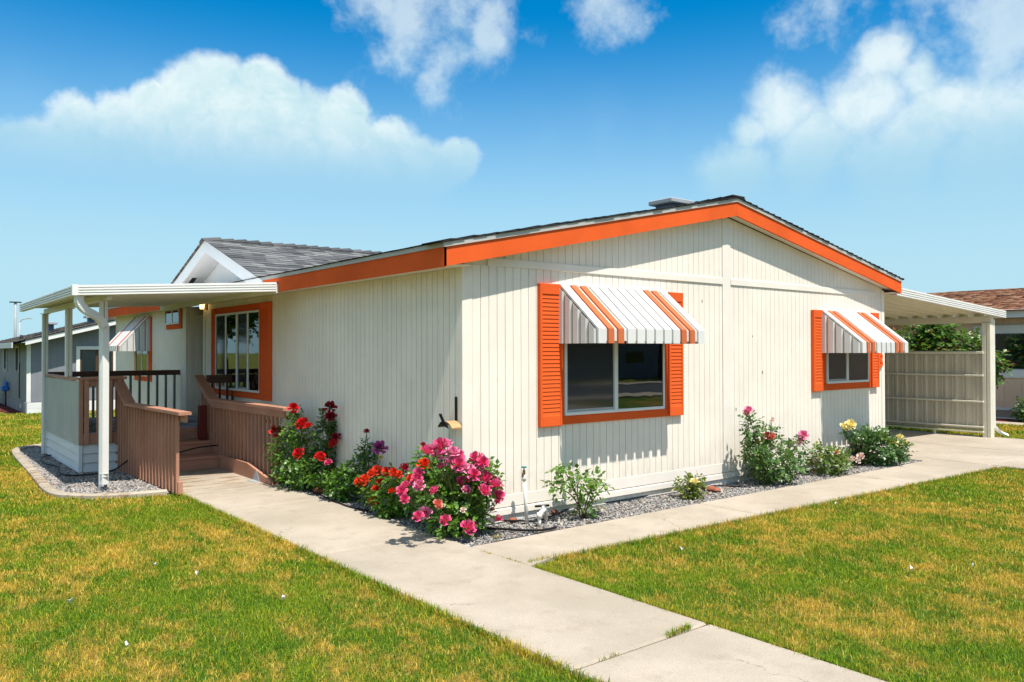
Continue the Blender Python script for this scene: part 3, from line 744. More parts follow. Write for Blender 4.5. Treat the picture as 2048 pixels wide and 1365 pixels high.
# ------------------------------------------------------------------ windows, shutters, awnings
def window(T, u0, u1, z0, z1, divs, screens, tl, tr, tt, tb, shut=None, blinds=True, tint='pane_glass'):
    """sliding window on a wall: trim boards, white frame, sashes, panes, louvred shutters; u0..u1 is the white frame"""
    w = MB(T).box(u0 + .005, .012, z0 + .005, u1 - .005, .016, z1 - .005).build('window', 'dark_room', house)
    fr = .035; ed = [u0] + divs + [u1]
    m = MB(T); m.cbox(u0, .016, z0, u1, .058, z0 + fr, .004); m.cbox(u0, .016, z1 - fr, u1, .058, z1, .004)
    m.cbox(u0, .016, z0 + fr, u0 + fr * .8, .058, z1 - fr, .004); m.cbox(u1 - fr * .8, .016, z0 + fr, u1, .058, z1 - fr, .004)
    m.build('frame', 'window_white', w)
    for k, d in enumerate(divs): MB(T).cbox(d - .03, .018, z0 + fr, d + .03, .054 + .004 * (k % 2), z1 - fr, .004).build('mullion', 'window_white', w)
    for k in range(len(ed) - 1):
        a, b = ed[k] + .026, ed[k + 1] - .026
        if k in screens:
            MB(T).box(a, .040, z0 + fr, b, .0425, z1 - fr).build('insect_screen', 'screen_mesh', w)
            m = MB(T); m.cbox(a, .041, z0 + fr, a + .018, .05, z1 - fr, .002); m.cbox(b - .022, .041, z0 + fr, b, .05, z1 - fr, .002); m.cbox(a + .018, .041, z0 + fr, b - .022, .05, z0 + fr + .03, .002)
            m.build('sash', 'grey_metal', w)
        else:
            MB(T).box(a, .044, z0 + fr, b, .047, z1 - fr).build('pane', tint, w)
            if blinds:
                z = z0 + fr + .02
                while z < z1 - fr - .02:
                    m = MB(T); m.hexa([(a, .020, z), (b, .020, z), (b, .034, z + .012), (a, .034, z + .012), (a, .020, z + .002), (b, .020, z + .002), (b, .034, z + .014), (a, .034, z + .014)]); m.build('blind_slat', blinds if isinstance(blinds, str) else 'blind', w); z += .052
    if tt: MB(T).cbox(u0 - tl, .012, z1 + .001, u1 + tr, .036, z1 + tt, .004).build('trim_board', 'orange_paint', w)
    if tb: MB(T).cbox(u0 - tl, .012, z0 - tb, u1 + tr, .036, z0 - .001, .004).build('trim_board', 'orange_paint', w)
    if tl: MB(T).cbox(u0 - tl, .012, z0, u0 - .001, .035, z1, .004).build('trim_board', 'orange_paint', w)
    if tr: MB(T).cbox(u1 + .001, .012, z0, u1 + tr, .035, z1, .004).build('trim_board', 'orange_paint', w)
    for (a, b, za, zb, skip) in (shut or []):
        s = MB(T).box(a + .004, .013, za + .004, b - .004, .047, zb - .004).build('shutter', 'orange_louvre', house)
        m = MB(T)
        m.cbox(a, .013, za, a + .032, .066, zb, .004); m.cbox(b - .032, .013, za, b, .066, zb, .004)
        m.cbox(a + .032, .013, za, b - .032, .064, za + .115, .004); m.cbox(a + .032, .013, zb - .115, b - .032, .064, zb, .004); m.build('shutter_frame', 'orange_louvre', s)
        n = int((zb - za - .23) / .043); h = (zb - za - .23) / n
        sl = MB(T); c0 = za + .115
        sm = MB(T).hexa([(a + .033, .030, 0.002), (b - .033, .030, 0.002), (b - .033, .060, 0.0), (a + .033, .060, 0.0), (a + .033, .034, h + .006), (b - .033, .034, h + .006), (b - .033, .0525, h - .0015), (a + .033, .0525, h - .0015)]).mesh('slat', 'orange_louvre')
        for k in range(n): link('slat', sm, s, (0, 0, c0 + k * h))
    return w
window(GAB, 1.325, 2.962, 1.045, 2.42, [2.125], {0}, .045, .08, .05, .095, [(.965, 1.28, .942, 2.475, 0), (3.042, 3.308, .952, 2.470, 0)])
window(GAB, 6.668, 7.915, 1.245, 2.29, [7.265], {0}, .12, .09, .05, .10, [(6.285, 6.545, 1.142, 2.352, 0), (8.008, 8.238, 1.150, 2.355, 0)], blinds=False)
window(SID, 5.235, 7.25, 1.125, 2.385, [5.74, 6.22, 6.74], {1, 3}, .0, .0, .105, .10, [(4.845, 5.232, 1.028, 2.487, 0), (7.254, 7.43, 1.04, 2.487, 0)], blinds=False)
window(SID, 9.36, 10.30, 2.285, 2.60, [9.83], set(), .09, .0, .0, .09, blinds=False)
window(SID, 11.62, 12.66, 1.22, 2.40, [12.1], {1}, .2, .16, .09, .10, blinds=False)

def awning(T, u0, u1, ztop, proj, zcr, zbot, pattern, label):
    aw = empty('window_awning', T((u0 + u1) / 2, .02, zbot), label, 'awning', 'striped metal window awnings')
    n = len(pattern); w = (u1 - u0) / n; d0 = .05
    def strip(a, b, lift, mat, name, parent, drop=0.0):
        m = MB(T); dx, dzz = proj - d0, zcr - ztop; ln = math.hypot(dx, dzz); nx, nz = -dzz / ln, dx / ln
        t = .004
        path_ = [(d0, ztop), (proj, zcr), (proj, zbot + drop)]
        off = [(nx * lift, nz * lift), (lift * .95, lift * .55), (lift, 0)]
        outer = [(p[0] + o[0], p[1] + o[1]) for p, o in zip(path_, off)]
        inner = [(p[0] + o[0] - (nx * t if i < 2 else t), p[1] + o[1] - (nz * t if i < 1 else (t * .5 if i == 1 else 0))) for i, (p, o) in enumerate(zip(path_, off))]
        vs = [(a, *p) for p in outer] + [(b, *p) for p in outer] + [(a, *p) for p in inner] + [(b, *p) for p in inner]
        fs = []
        for i in (0, 1): fs += [(i, i + 1, 3 + i + 1, 3 + i), (6 + i, 9 + i, 9 + i + 1, 6 + i + 1), (i, 6 + i, 6 + i + 1, i + 1), (3 + i, 3 + i + 1, 9 + i + 1, 9 + i)]
        fs += [(0, 3, 9, 6), (2, 8, 11, 5)]
        m.add(vs, fs)
        if lift > .02:      # turned-down flanges of the pan
            for c in (a, b):
                s_ = .002 if c == a else -.002; pts = [(c, d0, ztop), (c, proj, zcr), (c, proj, zbot + drop), (c, proj + lift - t, zbot + drop), (c, proj + lift * .9, zcr + lift * .45), (c, d0 + nx * (lift - t), ztop + nz * (lift - t))]
                vs = [p for p in pts] + [(p[0] + s_, p[1], p[2]) for p in pts]
                m.add(vs, [(0, 1, 4, 5), (1, 2, 3, 4), (11, 10, 7, 6), (10, 9, 8, 7), (0, 6, 7, 1), (1, 7, 8, 2), (2, 8, 9, 3), (3, 9, 10, 4), (4, 10, 11, 5), (5, 11, 6, 0)])
        return m.build(name, mat, parent)
    strip(u0 + .01, u1 - .01, 0.0, 'awning_white', 'backing_sheet', aw, .025)
    for k, c in enumerate(pattern):
        a = u0 + k * w; fw_ = .60 if c == 'o' else .78
        strip(a, a + w * fw_, .024, 'awning_orange' if c == 'o' else 'awning_white', 'slat', aw)
    MB(T).cbox(u0 - .01, .012, ztop - .005, u1 + .01, .062, ztop + .03, .004).build('header_bar', 'awning_white', aw)
    ns = 5; sw = (proj - .012) / ns
    for c, sg in ((u0 - .004, -1), (u1 - w * .3, 1)):
        for k in range(ns):
            a = .014 + k * sw; b = a + sw * .92
            zt = lambda d: ztop + (zcr - ztop) * max(0, (d - d0)) / (proj - d0) - .006
            o = .014
            pr = [(c, a), (c + sg * o, a + sw * .16), (c + sg * o, b - sw * .16), (c, b)]
            m = MB(T); vs = [(u, d, zbot + .0) for u, d in pr] + [(u, d, zt(d)) for u, d in pr] + [(u - sg * .003, d, zbot) for u, d in pr] + [(u - sg * .003, d, zt(d)) for u, d in pr]
            fs = []
            for i in range(3): fs += [(i, i + 1, 5 + i, 4 + i), (8 + i, 12 + i, 13 + i, 9 + i), (i, 8 + i, 9 + i, i + 1), (4 + i, 5 + i, 13 + i, 12 + i)]
            fs += [(0, 4, 12, 8), (3, 11, 15, 7)]
            m.add(vs, fs); m.build('side_slat', 'awning_white', aw)
    return aw
awning(GAB, 1.252, 3.012, 2.455, .62, 1.975, 1.832, 'woowwwwwwoow', 'orange and white striped metal awning over the larger front window')
awning(GAB, 6.528, 7.95, 2.332, .655, 1.855, 1.712, 'woowwwwoow', 'orange and white striped metal awning over the smaller front window')
awning(SID, 11.5, 12.85, 2.50, .60, 1.865, 1.765, 'wowwwwow', 'orange and white striped awning on the long wall behind the porch')

# house number 8 beside the small window
def digit8():
    m = MB(GAB); cx, zc, th = 8.335, 1.585, .02
    n = 20
    for (cz_, rx, rz, hx, hz) in ((zc - .052, .073, .072, .024, .022), (zc + .056, .064, .064, .021, .02)):
        o = [(cx + rx * math.cos(2 * math.pi * i / n), cz_ + rz * math.sin(2 * math.pi * i / n)) for i in range(n)]
        q = [(cx + hx * math.cos(2 * math.pi * i / n), cz_ + hz * math.sin(2 * math.pi * i / n)) for i in range(n)]
        e = 0 if cz_ < zc else .0015
        vs = [(a, .022 + th + e, b) for a, b in o] + [(a, .022 + th + e, b) for a, b in q] + [(a, .011, b) for a, b in o] + [(a, .011, b) for a, b in q]
        fs = []
        for i in range(n):
            j = (i + 1) % n; fs += [(i, j, n + j, n + i), (2 * n + i, 3 * n + i, 3 * n + j, 2 * n + j), (i, 2 * n + i, 2 * n + j, j), (n + i, n + j, 3 * n + j, 3 * n + i)]
        m.add(vs, fs)
    m.build('house_number', 'orange_louvre', house)
digit8()

# skirting vents on the gable
for (px, w_) in ((1048, .36), (1437, .38)):
    p = at(px, 1020 if px < 1200 else 960, 1, .0); v = MB(GAB).box(p.x - w_ / 2, -.012, -.02, p.x + w_ / 2, -.004, .078).build('skirting_vent', 'skirt_white', house)
    for k in range(5):
        for c in (-.25, .25):
            MB(GAB).hexa([(p.x + c * w_ - .07, -.004, .0 + k * .014), (p.x + c * w_ + .07, -.004, .0 + k * .014), (p.x + c * w_ + .07, .006, -.004 + k * .014), (p.x + c * w_ - .07, .006, -.004 + k * .014), (p.x + c * w_ - .07, -.004, .003 + k * .014), (p.x + c * w_ + .07, -.004, .003 + k * .014), (p.x + c * w_ + .07, .006, -.001 + k * .014), (p.x + c * w_ - .07, .006, -.001 + k * .014)]).build('louvre', 'window_white', v)

# porch lantern beside the alcove
lan = empty('wall_lantern', (-.02, 8.0, 2.4), 'small lit brass wall lantern beside the porch alcove', 'lamp')
lp = at(405, 612, 0, -.09)
MB().cbox(-.03, lp.y - .05, lp.z - .07, -.018, lp.y + .05, lp.z + .09, .006).build('backplate', 'bronze', lan)
MB().tube([(-.03, lp.y, lp.z + .07), (-.07, lp.y, lp.z + .11), (-.10, lp.y, lp.z + .10)], .009, 8).build('arm', 'bronze', lan)
MB().tube([(-.10, lp.y, lp.z - .06), (-.10, lp.y, lp.z - .055), (-.10, lp.y, lp.z + .05), (-.10, lp.y, lp.z + .055)], [.03, .034, .05, .05], 8).build('shade', 'lamp_glow', lan)
MB().tube([(-.10, lp.y, lp.z + .056), (-.10, lp.y, lp.z + .09), (-.10, lp.y, lp.z + .11)], [.062, .04, .008], 10).build('cap', 'bronze', lan)
MB().tube([(-.10, lp.y, lp.z - .085), (-.10, lp.y, lp.z - .061)], [.012, .036], 8).build('base', 'bronze', lan)

# hose hanger on the corner
hh = empty('hose_hanger', (-.05, .1, 1.2), 'tan wooden saddle hose hanger on a black bracket at the house corner', 'hose hanger')
hy = .085; hz = at(918, 850, 0, -.05).z
MB().cbox(-.024, hy - .02, hz + .02, -.017, hy + .02, hz + .27, .002).build('bracket', 'black_plastic', hh)
MB().bar((-.022, hy, hz + .03), (-.20, hy, hz - .01), .02, .012).build('arm', 'black_plastic', hh)
m = MB(); n = 9; vs = []
for i in range(n):
    t = math.pi * (.16 + .68 * i / (n - 1)); y = hy - .14 * math.cos(t); z = hz - .075 + .11 * math.sin(t)
    for x in (-.035, -.155): vs += [(x, y, z), (x, y, z - .014)]
fs = []
for i in range(n - 1):
    a = i * 4; b = a + 4; fs += [(a, a + 2, b + 2, b), (a + 1, b + 1, b + 3, a + 3), (a, b, b + 1, a + 1), (a + 2, a + 3, b + 3, b + 2)]
fs += [(0, 1, 3, 2), ((n - 1) * 4, (n - 1) * 4 + 2, (n - 1) * 4 + 3, (n - 1) * 4 + 1)]
m.add(vs, fs); m.build('saddle', 'tan_wood', hh)
m = MB(); m.prism([(hy - .09, hz - .03), (hy - .05, hz + .02), (hy, hz + .04), (hy + .05, hz + .02), (hy + .09, hz - .03), (hy, hz - .005)], 0, -.178, -.166); m.bar((-.172, hy, hz + .03), (-.215, hy - .01, hz + .11), .03, .012); m.build('front_plate', 'black_plastic', hh)

# ------------------------------------------------------------------ porch
PX, PF, PB = -2.25, 6.45, 9.45
porch = empty('porch', (-1.1, 8, 0), 'raised porch deck with plank panel front and white lap skirting', 'porch')
MB().cbox(PX + .05, PF + .05, .50, -.02, PB, .57, .005).build('deck', 'deck_carpet', porch)
MB().cbox(PX + .02, PF, .405, -.02, PF + .04, .562, .004).build('rim_board', 'rail_paint', porch)
MB().box(PX + .035, PF + .06, .0, PX + .045, PB - .02, .5).box(PX + .05, PF + .055, .0, -1.62, PF + .065, .5).build('skirt_backing', 'skirt_white', porch)
for k in range(3):
    z0 = .0 + k * .135
    MB().hexa([(PX - .004, PF + .06, z0), (PX + .035, PF + .06, z0), (PX + .035, PB, z0), (PX - .004, PB, z0), (PX + .022, PF + .06, z0 + .13), (PX + .035, PF + .06, z0 + .13), (PX + .035, PB, z0 + .13), (PX + .022, PB, z0 + .13)]).build('skirt_lap', 'skirt_white', porch)
    MB().hexa([(PX + .045, PF + .014, z0), (-1.66, PF + .014, z0), (-1.66, PF + .054, z0), (PX + .045, PF + .054, z0), (PX + .045, PF + .038, z0 + .13), (-1.66, PF + .038, z0 + .13), (-1.66, PF + .054, z0 + .13), (PX + .045, PF + .054, z0 + .13)]).build('skirt_lap', 'skirt_white', porch)
MB().cbox(PX - .012, PF - .004, .0, PX + .043, PF + .058, .40, .006).build('skirt_corner', 'skirt_white', porch)
MB().box(PX + .012, PF + .02, .40, PX + .03, PB, 1.32).build('panel_backing', 'panel_blue_grey', porch)
u = PF + .05; PAN = lambda u, d, z: (PX + .012 - d, u, z)
pm = plank_mesh(PAN, 0, .17 - .024, 0, .93, .02).mesh('plank', 'panel_blue_grey')
while u < PB - .15: link('plank', pm, porch, (0, u, .395)); u += .17
MB().cbox(PX - .03, PF - .03, 1.335, PX + .06, PB + .03, 1.375, .006).build('panel_cap', 'rail_paint', porch)
MB().cbox(PX - .005, PF - .008, .395, PX + .045, PF + .022, 1.333, .003).build('corner_post', 'rail_paint', porch)
MB().cbox(PX + .062, PF - .03, 1.345, -1.62, PF + .06, 1.385, .006).build('rail_cap', 'rail_paint', porch)
MB().cbox(PX + .05, PF + .002, 1.25, -1.66, PF + .034, 1.343, .004).build('top_rail', 'rail_paint', porch)
for x in (PX + .09, PX + .245, PX + .40, PX + .53):
    MB().cbox(x - .03, PF - .036, .41, x + .03, PF - .002, 1.343, .004).build('picket', 'rail_paint', porch)
# rear railing
MB().cbox(PX - .02, PB - .06, 1.31, -.02, PB - .01, 1.405, .005).build('top_rail', 'dark_rail_paint', porch)
x = PX + .12
while x < -.05: MB().cbox(x - .02, PB - .055, .57, x + .02, PB - .018, 1.31, .004).build('picket', 'picket_grey', porch); x += .155
# short railing between the steps and the wall
MB().cbox(-.44, PF - .01, 1.34, -.02, PF + .07, 1.378, .005).build('rail_cap', 'dark_rail_paint', porch)
MB().cbox(-.44, PF + .012, 1.25, -.02, PF + .045, 1.338, .004).build('top_rail', 'dark_rail_paint', porch)
for x in (-.36, -.24, -.12, -.035): MB().cbox(x - .02, PF + .0, .57, x + .02, PF + .011, 1.335, .003).build('picket', 'dark_rail_paint', porch)

# steps
st = empty('porch_steps', (-1, 6, 0), 'brown wooden steps between the two stair railings', 'steps')
SX0, SX1 = -1.60, -.50
for k, (yf, z) in enumerate(((5.68, .19), (6.05, .38))):
    MB().cbox(SX0, yf - .02, z - .04, SX1, yf + .40, z, .006).build('tread', 'rail_paint', st)
    MB().cbox(SX0, yf, z - .19 + (.0 if k == 0 else .002), SX1, yf + .03, z - .041, .003).build('riser', 'rail_paint', st)
MB().cbox(SX0, PF - .03, .385, SX1, PF - .003, .50, .003).build('riser', 'rail_paint', st)
for x in (SX0 - .035, SX1 + .002):
    MB().prism([(5.62, 0), (5.62, .16), (PF - .005, .60), (PF - .005, .0)], 0, x, x + .033).build('stringer', 'rail_paint', st)
MB().cbox(-.585 - .055, 6.17, .383, -.585 + .055, 6.28, .915, .008).build('newel_post', 'red_post_paint', st)
p0 = at(355, 890, 1, 5.75)
tag(MB().tube(smooth_path([(-1.58, 5.60, .16), (-1.2, 5.62, .26), (-.85, 5.64, .33), (-.52, 5.7, .34)], 6), .011, 8).build('garden_hose', 'black_plastic'), 'black hose laid across the brown porch steps', 'hose')

def railing(X, ys, yk, ye, yp, zs, zk, kick, label, cap_out, flare):
    r = empty('stair_railing', (X, (ye + yk) / 2, 0), label, 'railing', 'stair railings')
    top = [(ys, zs), (yk, zk), (ye, zk + .0)]
    hw = .075
    fl = lambda y: flare * (ys - y) / (ys - ye)
    def seg(a, b, x0, x1, lo, hi, name):
        m = MB(); (ya, za), (yb, zb) = a, b; fa, fb = fl(ya), fl(yb)
        m.hexa([(x0 + fb, yb, zb + lo), (x1 + fb, yb, zb + lo), (x1 + fa, ya, za + lo), (x0 + fa, ya, za + lo), (x0 + fb, yb, zb + hi), (x1 + fb, yb, zb + hi), (x1 + fa, ya, za + hi), (x0 + fa, ya, za + hi)]); return m.build(name, 'rail_paint', r)
    for a, b in zip(top[:-1], top[1:]):
        seg(a, b, X - hw, X + hw, -.038, 0, 'cap_rail')
        seg(a, (b[0] + (.06 if b is top[-1] else 0), b[1]), X - .02 + cap_out, X + .02 + cap_out, -.13, -.040, 'top_rail')
    y = yp; zt = lambda y: (zk if y <= yk else zk + (zs - zk) * (y - yk) / (ys - yk)) - .042
    base = lambda y: 0.0 if y < 5.75 else (.16 if y < 6.1 else .36)
    side_ = X - cap_out * .9 - (.0 if cap_out else .0)
    k = 0
    while y < ys - .02:
        w_ = .038; zb = .004 if not kick else (.012 + .19 * min(1, max(0, (y - yp) / (4.55 - yp))))
        zb = max(.004, zb - .03) if kick else .004
        MB().cbox(X + fl(y) - .019 - cap_out * .45, y - .019, zb, X + fl(y) + .019 - cap_out * .45, y + .019, zt(y) - .004, .003).build('picket', 'rail_paint', r); y += .137; k += 1
    if kick:
        m = MB(); m.prism([(yp - .03, .0), (5.66, .0), (5.66, .205), (4.52, .20), (yp + .22, .10), (yp - .03, .055)], 0, X + flare * .5 - .052, X + flare * .5 - .014); m.build('kick_board', 'rail_paint', r)
        m = MB(); m.prism([(4.28, .0), (4.02, .0), (4.16, .16)], 0, X + flare * .5 - .0565, X + flare * .5 - .053); m.box(X + flare * .5 - .14, 4.02, .001, X + flare * .5 - .057, 4.28, .005); m.build('corner_bracket', 'grey_metal', r)
    else:
        MB().cbox(X + fl(yp) - .02, yp - .06, .0, X + fl(yp) + .035, yp - .021, .16, .004).build('end_block', 'rail_paint', r)
    return r
railing(-1.735, 6.58, 5.86, 3.52, 3.76, 1.392, 1.022, False, 'left brown picket stair railing reaching the lawn edge', .03, .11)
railing(-.50, 6.66, 5.98, 3.28, 3.68, 1.38, 1.03, True, 'right brown picket stair railing beside the red roses', -.03, .085)

# porch cover: ribbed white roof on three posts
pc = empty('porch_cover', (-1.4, 6.8, 2.4), 'white ribbed aluminium porch cover on three posts with downspout', 'porch cover')
A0, A1, B0, B1 = Vector((-.36, 3.82, 0)), Vector((-2.665, 4.42, 0)), Vector((-.36, 9.45, 0)), Vector((-2.645, 9.38, 0))
zin, zout = 2.555, 2.442    # underside of the fascia at the wall and at the outer edge
def pz(x): return zin + (zout - zin) * (-.36 - x) / 2.29
m = MB(); m.hexa([(A0.x, A0.y, zin + .085), (B0.x, B0.y, zin + .085), (B1.x, B1.y, zout + .085), (A1.x, A1.y, zout + .085), (A0.x, A0.y, zin + .10), (B0.x, B0.y, zin + .10), (B1.x, B1.y, zout + .10), (A1.x, A1.y, zout + .10)]); m.build('roof_sheet', 'metal_white', pc)
y = 4.6
while y < 9.35:
    MB().hexa([(A0.x - .02, y, pz(A0.x) + .055), (A1.x + .06, y, pz(A1.x) + .055), (A1.x + .06, y + .03, pz(A1.x) + .055), (A0.x - .02, y + .03, pz(A0.x) + .055), (A0.x - .02, y - .012, pz(A0.x) + .083), (A1.x + .06, y - .012, pz(A1.x) + .083), (A1.x + .06, y + .042, pz(A1.x) + .083), (A0.x - .02, y + .042, pz(A0.x) + .083)]).build('roof_rib', 'metal_white', pc); y += .152
def ribbed(a, za, b, zb, h, nrib, name, parent, mat, thick=.05, out=1):
    """fascia from a to b with horizontal rolled ribs"""
    d = (b - a).normalized(); nrm = Vector((d.y, -d.x, 0)) * out; prof = []
    for k in range(nrib):
        z0 = h * k / nrib; z1 = h * (k + 1) / nrib; g = (z1 - z0)
        prof += [(-.008, z0), (.014, z0 + g * .16), (.014, z1 - g * .30), (-.008, z1 - g * .14)]
    prof += [(.0, h), (-thick, h), (-thick, 0)]
    m = MB(); n = len(prof); vs = []
    for (p, z) in ((a, za), (b, zb)):
        for (o, q) in prof: vs.append((p.x + nrm.x * o, p.y + nrm.y * o, z + q))
    fs = [(i, (i + 1) % n, n + (i + 1) % n, n + i) for i in range(n)] + [tuple(range(n)), tuple(range(2 * n - 1, n - 1, -1))]
    m.add(vs, fs); return m.build(name, mat, parent)
ribbed(A1, zout, A0, zin, .128, 4, 'fascia', pc, 'metal_white')
ribbed(Vector((B1.x, B1.y, 0)), zout + .001, Vector((A1.x - .012, A1.y - .002, 0)), zout + .001, .127, 4, 'gutter', pc, 'metal_white')
MB().cbox(A1.x - .03, A1.y - .02, zout - .001, A1.x + .045, A1.y + .05, zout + .13, .004).build('fascia_corner', 'metal_white', pc)
MB().box(-.372, 3.80, 2.535, -.345, 9.44, 2.655).build('ledger_board', 'siding_trim', pc)
BX = -2.27
MB().cbox(BX - .03, 4.46, zout - .03, BX + .03, 9.36, zout + .05, .005).build('beam', 'metal_white', pc)
for (y, zb) in ((4.80, .0), (7.2, 1.376), (9.40, .0)):
    q = MB(); s_ = .045
    for (i, j) in ((-1, -1), (1, -1), (1, 1), (-1, 1)): q.cbox(BX + i * .024 - .021, y + j * .024 - .021, zb - (.02 if zb == 0 else 0), BX + i * .024 + .021, y + j * .024 + .021, zout - .031, .006)
    po = q.build('post', 'metal_white', pc)
    MB().cbox(BX - .075, y - .06, zout - .0305, BX + .075, y + .06, zout - .022, .002).build('post_bracket', 'metal_white', po)
# downspout from the corner gutter to the front post
dsx = A1.x + .06; pts = smooth_path([(dsx, 4.47, 2.44), (dsx, 4.48, 2.36), (dsx + .08, 4.52, 2.27), (dsx + .22, 4.62, 2.20), (dsx + .31, 4.68, 2.10), (BX - .005, 4.715, 1.98), (BX - .005, 4.715, 1.5), (BX - .005, 4.715, .18), (BX - .005, 4.715, .06)], 7)
MB().rtube(pts, .07, .085, Vector((.78, .62, 0)).normalized() * .0 + Vector((.35, -.93, 0)).normalized()).build('downspout', 'metal_white', pc)
for i in list(range(8, 22)) + list(range(28, 38)):
    d_ = Vector(pts[i + 1] - pts[i - 1]).normalized(); p_ = Vector(pts[i]); MB().bar(p_ - d_ * .004, p_ + d_ * .004, .093, .078, Vector((.35, -.93, 0)).normalized()).build('elbow_fold', 'metal_white', pc)
for z in (.2, .16): MB().cbox(BX - .052, 4.668, z, BX + .042, 4.762, z + .006, .002).build('downspout_band', 'drip_metal', pc)
MB().box(BX - .035, 4.675, .03, BX + .025, 4.755, .061).build('downspout_mouth', 'dark_metal', pc)

# ------------------------------------------------------------------ carport
cp = empty('carport', (10.8, 3, 0), 'cream and white metal carport on the right of the house', 'carport')
CY0, CY1 = -.10, 6.6; CXa, CXb = 8.76, 13.36; CZa, CZb = 2.665, 2.395
def cz(x): return CZa + (CZb - CZa) * (x - CXa) / (CXb - CXa)
y = CY0 + .03; pw_ = .305
mesh_pan = None
while y < CY1:
    m = MB(); z0 = .075
    prof = [(0, .0), (.03, .0), (.045, -.06), (.085, -.06), (.10, 0), (pw_ - .004, 0)]
    up_ = [(p[0], p[1] + .012) for p in prof][::-1]; allp = [(y + a, b + z0) for a, b in prof + up_]; n = len(allp)
    vs = [(CXa, a, CZa + b) for a, b in allp] + [(CXb - .06, a, cz(CXb - .06) + b) for a, b in allp]
    m.add(vs, [(i, (i + 1) % n, n + (i + 1) % n, n + i) for i in range(n)] + [(i, i + 1, n - 2 - i, n - 1 - i) for i in range(5)] + [(n + n - 1 - i, n + n - 2 - i, n + i + 1, n + i) for i in range(5)])
    m.build('roof_pan', 'metal_cream', cp); y += pw_
ribbed(Vector((CXa, CY0, 0)), CZa, Vector((CXb, CY0, 0)), CZb, .145, 4, 'fascia', cp, 'metal_white')
ribbed(Vector((CXb, CY0 + .001, 0)), CZb, Vector((CXb, CY1, 0)), CZb, .144, 4, 'gutter', cp, 'metal_white')
PXc = 12.86
MB().cbox(PXc - .05, CY0 + .06, cz(PXc) - .13, PXc + .05, CY1, cz(PXc) - .0, .006).build('beam', 'metal_cream', cp)
for y in (.05, 3.2, 6.4):
    po = MB(); 
    for (i, j) in ((-1, -1), (1, -1), (1, 1), (-1, 1)): po.cbox(PXc + i * .042 - .038, y + j * .042 - .038, -.01, PXc + i * .042 + .038, y + j * .042 + .038, cz(PXc) - .131, .008)
    po.build('post', 'metal_cream', cp)
dp = [(PXc + .135, .02, 2.36), (PXc + .135, .02, 1.4), (PXc + .135, .02, .30), (PXc + .155, -.01, .2), (PXc + .23, -.07, .10), (PXc + .34, -.15, .04)]
MB().rtube(smooth_path(dp, 5), .085, .07, Vector((.62, -.78, 0)).normalized()).build('downspout', 'metal_white', cp)

scr = empty('metal_screen_fence', (12.83, 2, 0), 'ribbed cream metal screen fence between the carport posts', 'fence')
XS = 12.80
y = .14; pwid = .205; prof = [(0, 0), (.05, 0), (.065, .028), (.10, .028), (.115, 0), (.145, 0), (.155, .012), (.175, .012), (.185, 0), (pwid - .003, 0)]
pmesh = MB(); allp = [(-.0 - d, a) for a, d in prof] + [(.006 - d, a) for a, d in prof][::-1]; n = len(allp)
pmesh.add([(a, b, 0) for a, b in allp] + [(a, b, 1.60) for a, b in allp], [(i, (i + 1) % n, n + (i + 1) % n, n + i) for i in range(n)]); pmesh = pmesh.mesh('panel', 'shaded_cream')
while y < 3.1: link('panel', pmesh, scr, (XS + .03, y, .13)); y += pwid
for (z, h) in ((1.715, .045), (1.25, .035), (.725, .035), (.215, .035), (.115, .03)):
    MB().cbox(XS - .05, .1, z - h, XS - .003, 3.14, z + .0, .005).build('rail', 'metal_cream', scr)
for y in (1.05, 2.9): MB().cbox(XS - .045, y - .025, -.03, XS - .008, y + .025, .085, .003).build('foot', 'metal_cream', scr)

# ------------------------------------------------------------------ neighbouring houses
def shingle_field(o, u, v, nu, nv, lu, lv, mat, parent):
    """courses of tabs over a slope: origin o, along u (length lu), down v (length lv)"""
    global V, T4, RN
    V = []; T4 = []; RN = []; u = Vector(u).normalized(); v = Vector(v).normalized(); nr = u.cross(v).normalized()
    if nr.z < 0: nr = -nr
    k = 0
    while k * nv < lv:
        x = -random.uniform(0, nu * .7)
        while x < lu:
            w = nu * random.uniform(.7, 1.3); a = max(0, x); b = min(lu, x + w)
            if b > a + .03: shingle_hex(Vector(o) + u * a + v * (k * nv), u, v, nr, b - a - .006, nv * 1.25, .004, .02 + random.uniform(0, .01))
            x += w
        k += 1
    return tag(link('shingle_field', np_mesh('shingle_field', [tuple(q) for q in V], np.zeros((0, 3), int), mat, {'rnd': RN}, T4), parent), kind='stuff')

shingles('grey_shingle_field', [(0, (.085, .088, .092)), (.35, (.13, .133, .138)), (.7, (.185, .187, .19)), (1, (.25, .25, .245))], 'attr')
shingle_field((PKX, -GO + .05, rake(PKX) + FH + DH - .012), (0, 1, 0), (-1, 0, -SL), .31, .145, HL + .2, math.hypot(PKX - OL, (PKX - OL) * SL) - .12, 'grey_shingle_field', roof)
shingle_field((PKX, -GO + .05, rake(PKX) + FH + DH - .012), (0, 1, 0), (1, 0, -SR), .31, .145, HL + .2, math.hypot(OR_ - PKX, (OR_ - PKX) * SR) - .12, 'grey_shingle_field', roof)
